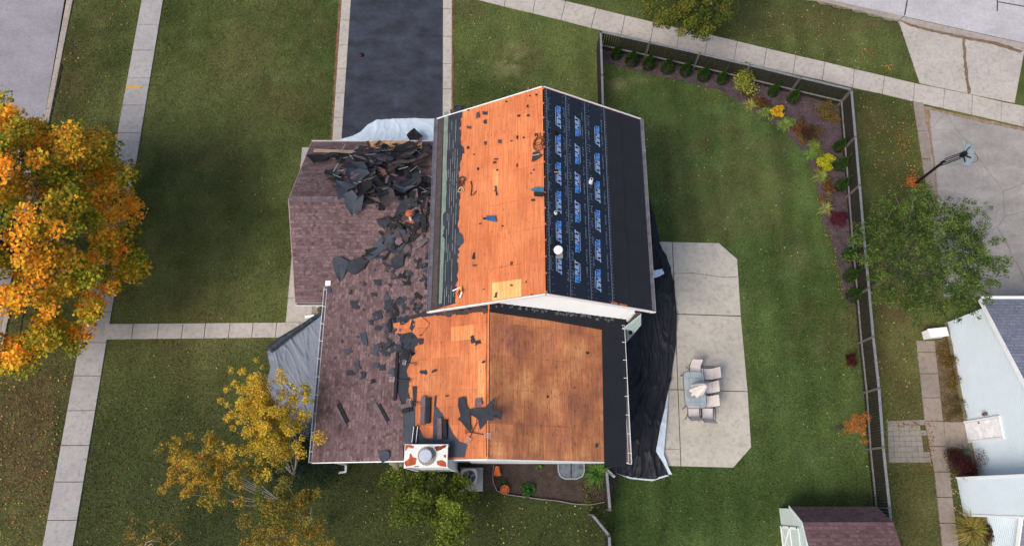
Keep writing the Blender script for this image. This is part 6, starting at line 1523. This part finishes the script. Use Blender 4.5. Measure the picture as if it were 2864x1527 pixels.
# ------------------------------------------------------------------ basketball hoop
p0 = U(2560, 514); t = thing('basketball_hoop', p0, 'black basketball hoop with a clear fan shaped backboard on the neighbouring driveway edge', 'basketball hoop')
top = Vector((p0.x, p0.y, 2.35)); bc = U(2706, 434, 3.05)
MB().beam(p0, top, .085, .085, Vector((0, 1, 0))).out('pole', BLACKM, t)
dr = (Vector((bc.x, bc.y, 0)) - Vector((p0.x, p0.y, 0))); dr.normalize(); sd_ = Vector((-dr.y, dr.x, 0))
b = MB()
for s_ in (-.09, .09): b.beam(top + sd_ * s_, bc - dr * .18 + sd_ * s_ + Vector((0, 0, .1)), .03, .03); b.beam(top + sd_ * s_ + Vector((0, 0, -.3)), bc - dr * .18 + sd_ * s_ + Vector((0, 0, -.2)), .03, .03)
b.out('arm', BLACKM, t); b = MB()
for dy_, dz_ in ((-.28, .25), (.28, .25), (-.28, -.15), (.28, -.15)): b.beam(bc - dr * .18, bc - dr * .03 + sd_ * dy_ + Vector((0, 0, dz_)), .04, .04)
b.box(bc - dr * .18, (.14, .14, .35)); b.out('bracket', BLACKM, t)
m, t_, bb = nodes('clear_backboard'); bb.inputs['Base Color'].default_value = (*lin('#b7c9d2'), 1); bb.inputs['Roughness'].default_value = .2; bb.inputs['Alpha'].default_value = .62
q = [bc + sd_ * (.56 * math.cos(a_)) * (1 if math.sin(a_) > -.2 else .85) + Vector((0, 0, .38 * math.sin(a_) if math.sin(a_) > 0 else .36 * max(math.sin(a_) * 1.3, -1))) for a_ in [2 * math.pi * k / 26 for k in range(26)]]
bbd = MB().prism(q, dr * .03).out('backboard', m, t); MB().tube(q + [q[0]], .012, 5, False).out('board_trim', M('trim_blue', '#5d7f96'), bbd)
rc = bc + dr * .30 + Vector((0, 0, -.15)); MB().tube([rc + dr * (.23 * math.cos(k * .3)) + sd_ * (.23 * math.sin(k * .3)) for k in range(22)], .01, 5, False).out('rim', BLACKM, t)

# ------------------------------------------------------------------ shed
t = thing('garden_shed', (11, -.5, 0), 'pale green gambrel garden shed with brown roof at the bottom right', 'shed')
X0, X1 = 10.92, 14.35; YE, YB1, YR = -.36, -.9, -2.2; Z0, Z1, Z2 = 1.4, 2.46, 2.9; DY = .62
prof = [(YE - .08, 0), (YE - .08, Z0), (YB1, Z1 - .04), (YR, Z2 - .05), (2 * YR - YB1, Z1 - .04), (2 * YR - YE + .08, Z0), (2 * YR - YE + .08, 0)]
MB().prism([Vector((X0 + .1, y, z)) for y, z in prof], Vector((X1 - X0 - .2, 0, 0))).out('wall', GREENSIDE, t)
pl = [(YE, Z0), (YB1, Z1), (YR, Z2), (2 * YR - YB1, Z1), (2 * YR - YE, Z0)]
for i in range(4):
    (ya, za), (yb, zb_) = pl[i], pl[i + 1]; L_ = math.hypot(yb - ya, zb_ - za); V = [Vector((X0, ya, za)), Vector((X1, ya, za)), Vector((X1, yb, zb_)), Vector((X0, yb, zb_))]
    nrm = (V[1] - V[0]).cross(V[3] - V[0]).normalized(); nrm = nrm if nrm.z > 0 else -nrm
    b = MB(); b.prism(V, -nrm * .03); ox = i * 2
    mk('roof', b.v, b.f, SHING_S, t, uv=[(0, ox), (X1 - X0, ox), (X1 - X0, ox + L_), (0, ox + L_)] * 2)
    MB().beam((X0 - .01, ya, za - .02), (X0 - .01, yb, zb_ - .02), .03, .09).out('rake_trim', M('shed_trim', '#c9d2d0', .6), t)
xd_ = X0 + .08; dd = MB().box((xd_, -2.75 + DY, .95), (.03, 1.95, 1.86)).out('door', GREENSIDE, t)
b = MB()
for y in (-1.78, -2.72, -2.78, -3.7): b.box((xd_ - .025, y + DY, .95), (.02, .09, 1.9))
for z in (.06, .98, 1.86): b.box((xd_ - .026, -2.75 + DY, z), (.02, 1.95, .09))
for y0_, y1_ in ((-1.8, -2.7), (-2.8, -3.68)):
    b.beam((xd_ - .03, y0_ + DY, .08), (xd_ - .03, y1_ + DY, .95), .07, .015, Vector((1, 0, 0))); b.beam((xd_ - .032, y1_ + DY, .08), (xd_ - .032, y0_ + DY, .95), .07, .015, Vector((1, 0, 0)))
b.out('door_trim', WHITE, dd)
b = MB()
for z in (.25, 1.0, 1.75): b.box((xd_ - .04, -1.76 + DY, z), (.02, .06, .08))
b.out('hinge', BLACKM, dd)

# ------------------------------------------------------------------ neighbouring white house
NWM = M('pale_vinyl_siding', '#cfdce4', .5, .03, 1, 20, .02, bmp=.02)
t = thing('neighbour_house', (22, 4, 0), 'white sided neighbouring house with grey shingle roof at the right edge', 'house')
NX = 19.38; NYE, NZE = 7.68, 2.87; NYR, NZR = 1.9, 5.05; NYL, NZL = -.45, 4.15
prof = [(NYE - .3, 0), (NYE - .3, NZE), (NYR, NZR - .08), (NYL, NZL - .05), (NYL, 0)]
MB().prism([Vector((NX, y, z)) for y, z in prof], Vector((12, 0, 0))).out('wall', NWM, t)
b = MB(); z = .25
while z < 4.8:
    ya = NYE - .3 if z < NZE else NYE - .3 - (z - NZE) / (NZR - NZE) * (NYE - NYR); yb = NYL + .3 if z < NZL else NYL + .3 + (z - NZL) / (NZR - NZL) * (NYR - NYL)
    b.box((NX - .002, (ya + yb) / 2, z), (.006, ya - yb, .012)); z += .115
b.out('siding', NWM, t)
MB().box((NX - .0, 2.0, .12), (.06, 10.8, .26)).out('foundation', M('foundation_grey', '#8f8a74'), t)
for i, ((ya, za), (yb, zb_)) in enumerate((((NYE, NZE), (NYR, NZR)), ((NYR, NZR), (NYL, NZL)))):
    V = [Vector((NX - .18, ya, za)), Vector((NX + 12, ya, za)), Vector((NX + 12, yb, zb_)), Vector((NX - .18, yb, zb_))]; nrm = (V[1] - V[0]).cross(V[3] - V[0]).normalized(); nrm = nrm if nrm.z > 0 else -nrm
    L_ = math.hypot(yb - ya, zb_ - za); mk('roof', MB().prism(V, -nrm * .12).v, MB().prism(V, -nrm * .12).f, SHING_N, t, uv=[(0, i * 7), (12, i * 7), (12, i * 7 + L_), (0, i * 7 + L_)] * 2)
    MB().beam(V[0] + Vector((-.03, 0, -.04)), V[3] + Vector((-.03, 0, -.04)), .05, .16).out('rake_trim', WHITE, t)
MB().box((NX + 6, NYE + .08, NZE - .04), (12.3, .12, .1)).out('gutter', WHITE, t)
MB().prism([Vector((NX - .01, y, z)) for y, z in ((-.5, 0), (-.5, 2.6), (-3.4, 1.1), (-3.4, 0))], Vector((12, 0, 0))).out('wall', NWM, t)
b = MB(); z = .25
while z < 2.5: yb = -3.35 if z < 1.1 else -3.35 + (z - 1.1) / 1.5 * 2.9; b.box((NX - .016, (-.75 + yb) / 2, z), (.012, abs(-.75 - yb), .014)); z += .115
b.out('siding', NWM, t)
V = [Vector((NX - .18, -.5, 2.68)), Vector((NX + 12, -.5, 2.68)), Vector((NX + 12, -3.6, 1.05)), Vector((NX - .18, -3.6, 1.05))]; nrm = Vector((0, -.46, .88))
mk('roof', MB().prism(V, -nrm * .1).v, MB().prism(V, -nrm * .1).f, SHING_N, t, uv=[(0, 20), (12, 20), (12, 23.3), (0, 23.3)] * 2); MB().beam(V[0] + Vector((-.03, 0, -.04)), V[3] + Vector((-.03, 0, -.04)), .05, .16).out('rake_trim', WHITE, t)
bo = MB().box((NX - .4, .02, 2.9), (.8, 1.46, 5.8)).out('chimney', NWM, t); b = MB(); z = .25
while z < 5.7: b.box((NX - .802, .02, z), (.006, 1.46, .012)); z += .115
b.out('siding', NWM, bo)
b = MB()
for y in (.75, -.71): b.box((NX - .80, y, 2.9), (.06, .08, 5.8))
b.out('corner_trim', WHITE, bo)
dc = [UXp(a, c, NX - .03) for a, c in ((2700, 1181), (2780, 1166), (2790, 1226), (2706, 1236))]
y0_, y1_ = (dc[0].y + dc[1].y) / 2, (dc[2].y + dc[3].y) / 2; zt = 2.1
d_ = MB().box((NX - .02, (y0_ + y1_) / 2, zt / 2 + .05), (.05, abs(y0_ - y1_) - .1, zt)).out('door', M('bright_white_door', '#eceef2', .4), t)
b = MB(); b.box((NX - .04, y0_, zt / 2 + .05), (.06, .08, zt + .1)); b.box((NX - .04, y1_, zt / 2 + .05), (.06, .08, zt + .1)); b.box((NX - .04, (y0_ + y1_) / 2, zt + .13), (.06, abs(y0_ - y1_) + .08, .08)); b.out('door_frame', WHITE, t)
MB().lathe((NX - .07, y0_ - .12, 1.0), [(.03, -.02), (.03, .02)], 8).out('handle', BLACKM, d_)
p = UXp(2756, 1158, NX - .08); l_ = MB().lathe((NX - .1, p.y, p.z), [(.03, -.14), (.07, -.1), (.07, .08), (.02, .14)], 10).out('wall_lamp', M('copper_lamp', '#6d4a48', .4), t)
# white bin/box by the tree
p = U(2580, 940); q = thing('storage_box', p, 'white storage box under the round green tree beside the path', 'box'); MB().box(p + Vector((.4, .05, .25)), (.8, .35, .5), Matrix.Rotation(.1, 3, 'Z')).out('box', WHITE, q); MB().box(p + Vector((.4, .05, .52)), (.85, .4, .05), Matrix.Rotation(.1, 3, 'Z')).out('lid', WHITE, q)

# ------------------------------------------------------------------ fallen leaves
PP, CC = [], []
def scatter(poly, n, pal, z=.045):
    xs_ = [p[0] for p in poly]; ys_ = [p[1] for p in poly]; a_ = NR.uniform(min(xs_), max(xs_), n * 3); c_ = NR.uniform(min(ys_), max(ys_), n * 3); k = inpoly(a_, c_, poly)
    a_, c_ = a_[k][:n], c_[k][:n]; pl_ = np.array([lin(h) for h in pal])
    for x, y in zip(a_, c_): p = U(x, y); PP.append((p.x, p.y, z))
    CC.append(pl_[NR.integers(0, len(pl_), len(a_))] * NR.uniform(.7, 1.2, (len(a_), 1)))
def scatterg(cx, cy, sx_, sy, n, pal, z=.05):
    a_, c_ = NR.normal(cx, sx_, n), NR.normal(cy, sy, n); pl_ = np.array([lin(h) for h in pal])
    for x, y in zip(a_, c_): p = U(x, y); PP.append((p.x, p.y, z))
    CC.append(pl_[NR.integers(0, len(pl_), n)] * NR.uniform(.7, 1.2, (n, 1)))
YEL = ['#b9a84a', '#c4b866', '#a8893a', '#cdc58a']; ORG = ['#b5713a', '#a8623a', '#c08a48', '#8f5a3a']
scatter([(0, 1040), (200, 1040), (120, 1527), (0, 1527)], 420, YEL[:3] + ORG + ['#7a5238'])
scatter([(270, 960), (750, 960), (600, 1527), (200, 1527)], 90, YEL + ORG); scatter([(460, 0), (950, 0), (900, 900), (350, 900)], 70, YEL + YEL[:1])
scatter([(210, 0), (395, 0), (290, 400), (150, 300)], 70, YEL + ORG); scatter([(1000, 1330), (1700, 1420), (1700, 1527), (1000, 1527)], 110, YEL)
scatter([(1700, 230), (2100, 330), (2350, 900), (2450, 1420), (1800, 700)], 130, YEL); scatter([(1270, 0), (1660, 95), (1670, 300), (1270, 300)], 70, YEL)
scatter([(1900, 10), (2280, 10), (2560, 230), (1650, 30)], 210, YEL + ORG); scatter([(2390, 260), (2550, 290), (2600, 560), (2410, 540)], 190, YEL + ORG)
scatterg(2525, 385, 16, 34, 130, ORG); scatterg(2550, 512, 11, 9, 260, ['#c06a34', '#b85f30', '#cf7d40']); scatterg(2555, 478, 9, 9, 40, ORG); scatterg(2426, 145, 12, 6, 26, ORG); scatterg(2488, 190, 7, 6, 20, ['#c09a40', '#c87c3a'])
scatter([(2440, 560), (2560, 900), (2580, 1170), (2470, 1400)], 120, YEL + ORG); scatter([(2640, 1290), (2660, 1290), (2690, 1440), (2672, 1440)], 80, ['#b9a99a', '#9a8a78', '#8a6a50'])
scatter([(1690, 172), (1960, 240), (2110, 320), (2100, 330), (1950, 250), (1700, 185)], 60, YEL + ORG); scatter(P_MULCH, 200, ['#7c6a62', '#8d7770', '#6a5560', '#a08468'], .035)
scatter([(2300, 640), (2320, 640), (2372, 850), (2352, 850)], 70, ['#9a7a5a', '#a8886a']); scatter([(150, 300), (0, 300), (0, 0), (160, 0)], 10, ORG, -.09); scatterg(2540, 1185, 30, 6, 50, ['#7d6a48', '#9a7a48']); scatterg(2600, 1230, 8, 40, 80, ['#8a6a40', '#a8813f'])
P = np.array(PP); cols = np.concatenate(CC)
V, Fc, cc = leaf_mesh(P, NR.uniform(.04, .085, len(P)), cols, .25, .8)
tag(npmesh('fallen_leaves', V, Fc, LEAFM, cc), 'yellow and brown fallen leaves scattered over lawns and beds', 'leaves', kind='stuff')
# tar lines on the side street
b = MB()
for pl_ in ([(2541, -5), (2538, 15), (2533, 40)], [(2793, -5), (2794, 10), (2793, 28)], [(2796, 2), (2830, 8), (2864, 14), (2900, 18)]):
    q = [Vector((p.x, p.y, -.113)) for p in UL(pl_)]
    for a, c in zip(q, q[1:]): b.beam(a, c, .06, .006)
struct('road_tar_line', b.v, b.f, M('crack_tar', '#3c3c42'))
p = U(1011, 157); q = thing('cap', p + Vector((0, 0, .03)), 'dark red and black cap lying on the black driveway', 'cap')
MB().lathe(p + Vector((0, 0, .03)), [(.12, 0), (.11, .07), (.05, .12)], 14).out('crown', BLACKM, q); MB().box(p + Vector((-.0, -.14, .04)), (.18, .12, .015)).out('brim', M('dark_red_brim', '#4f3038'), q)
print('objects', len(bpy.data.objects))
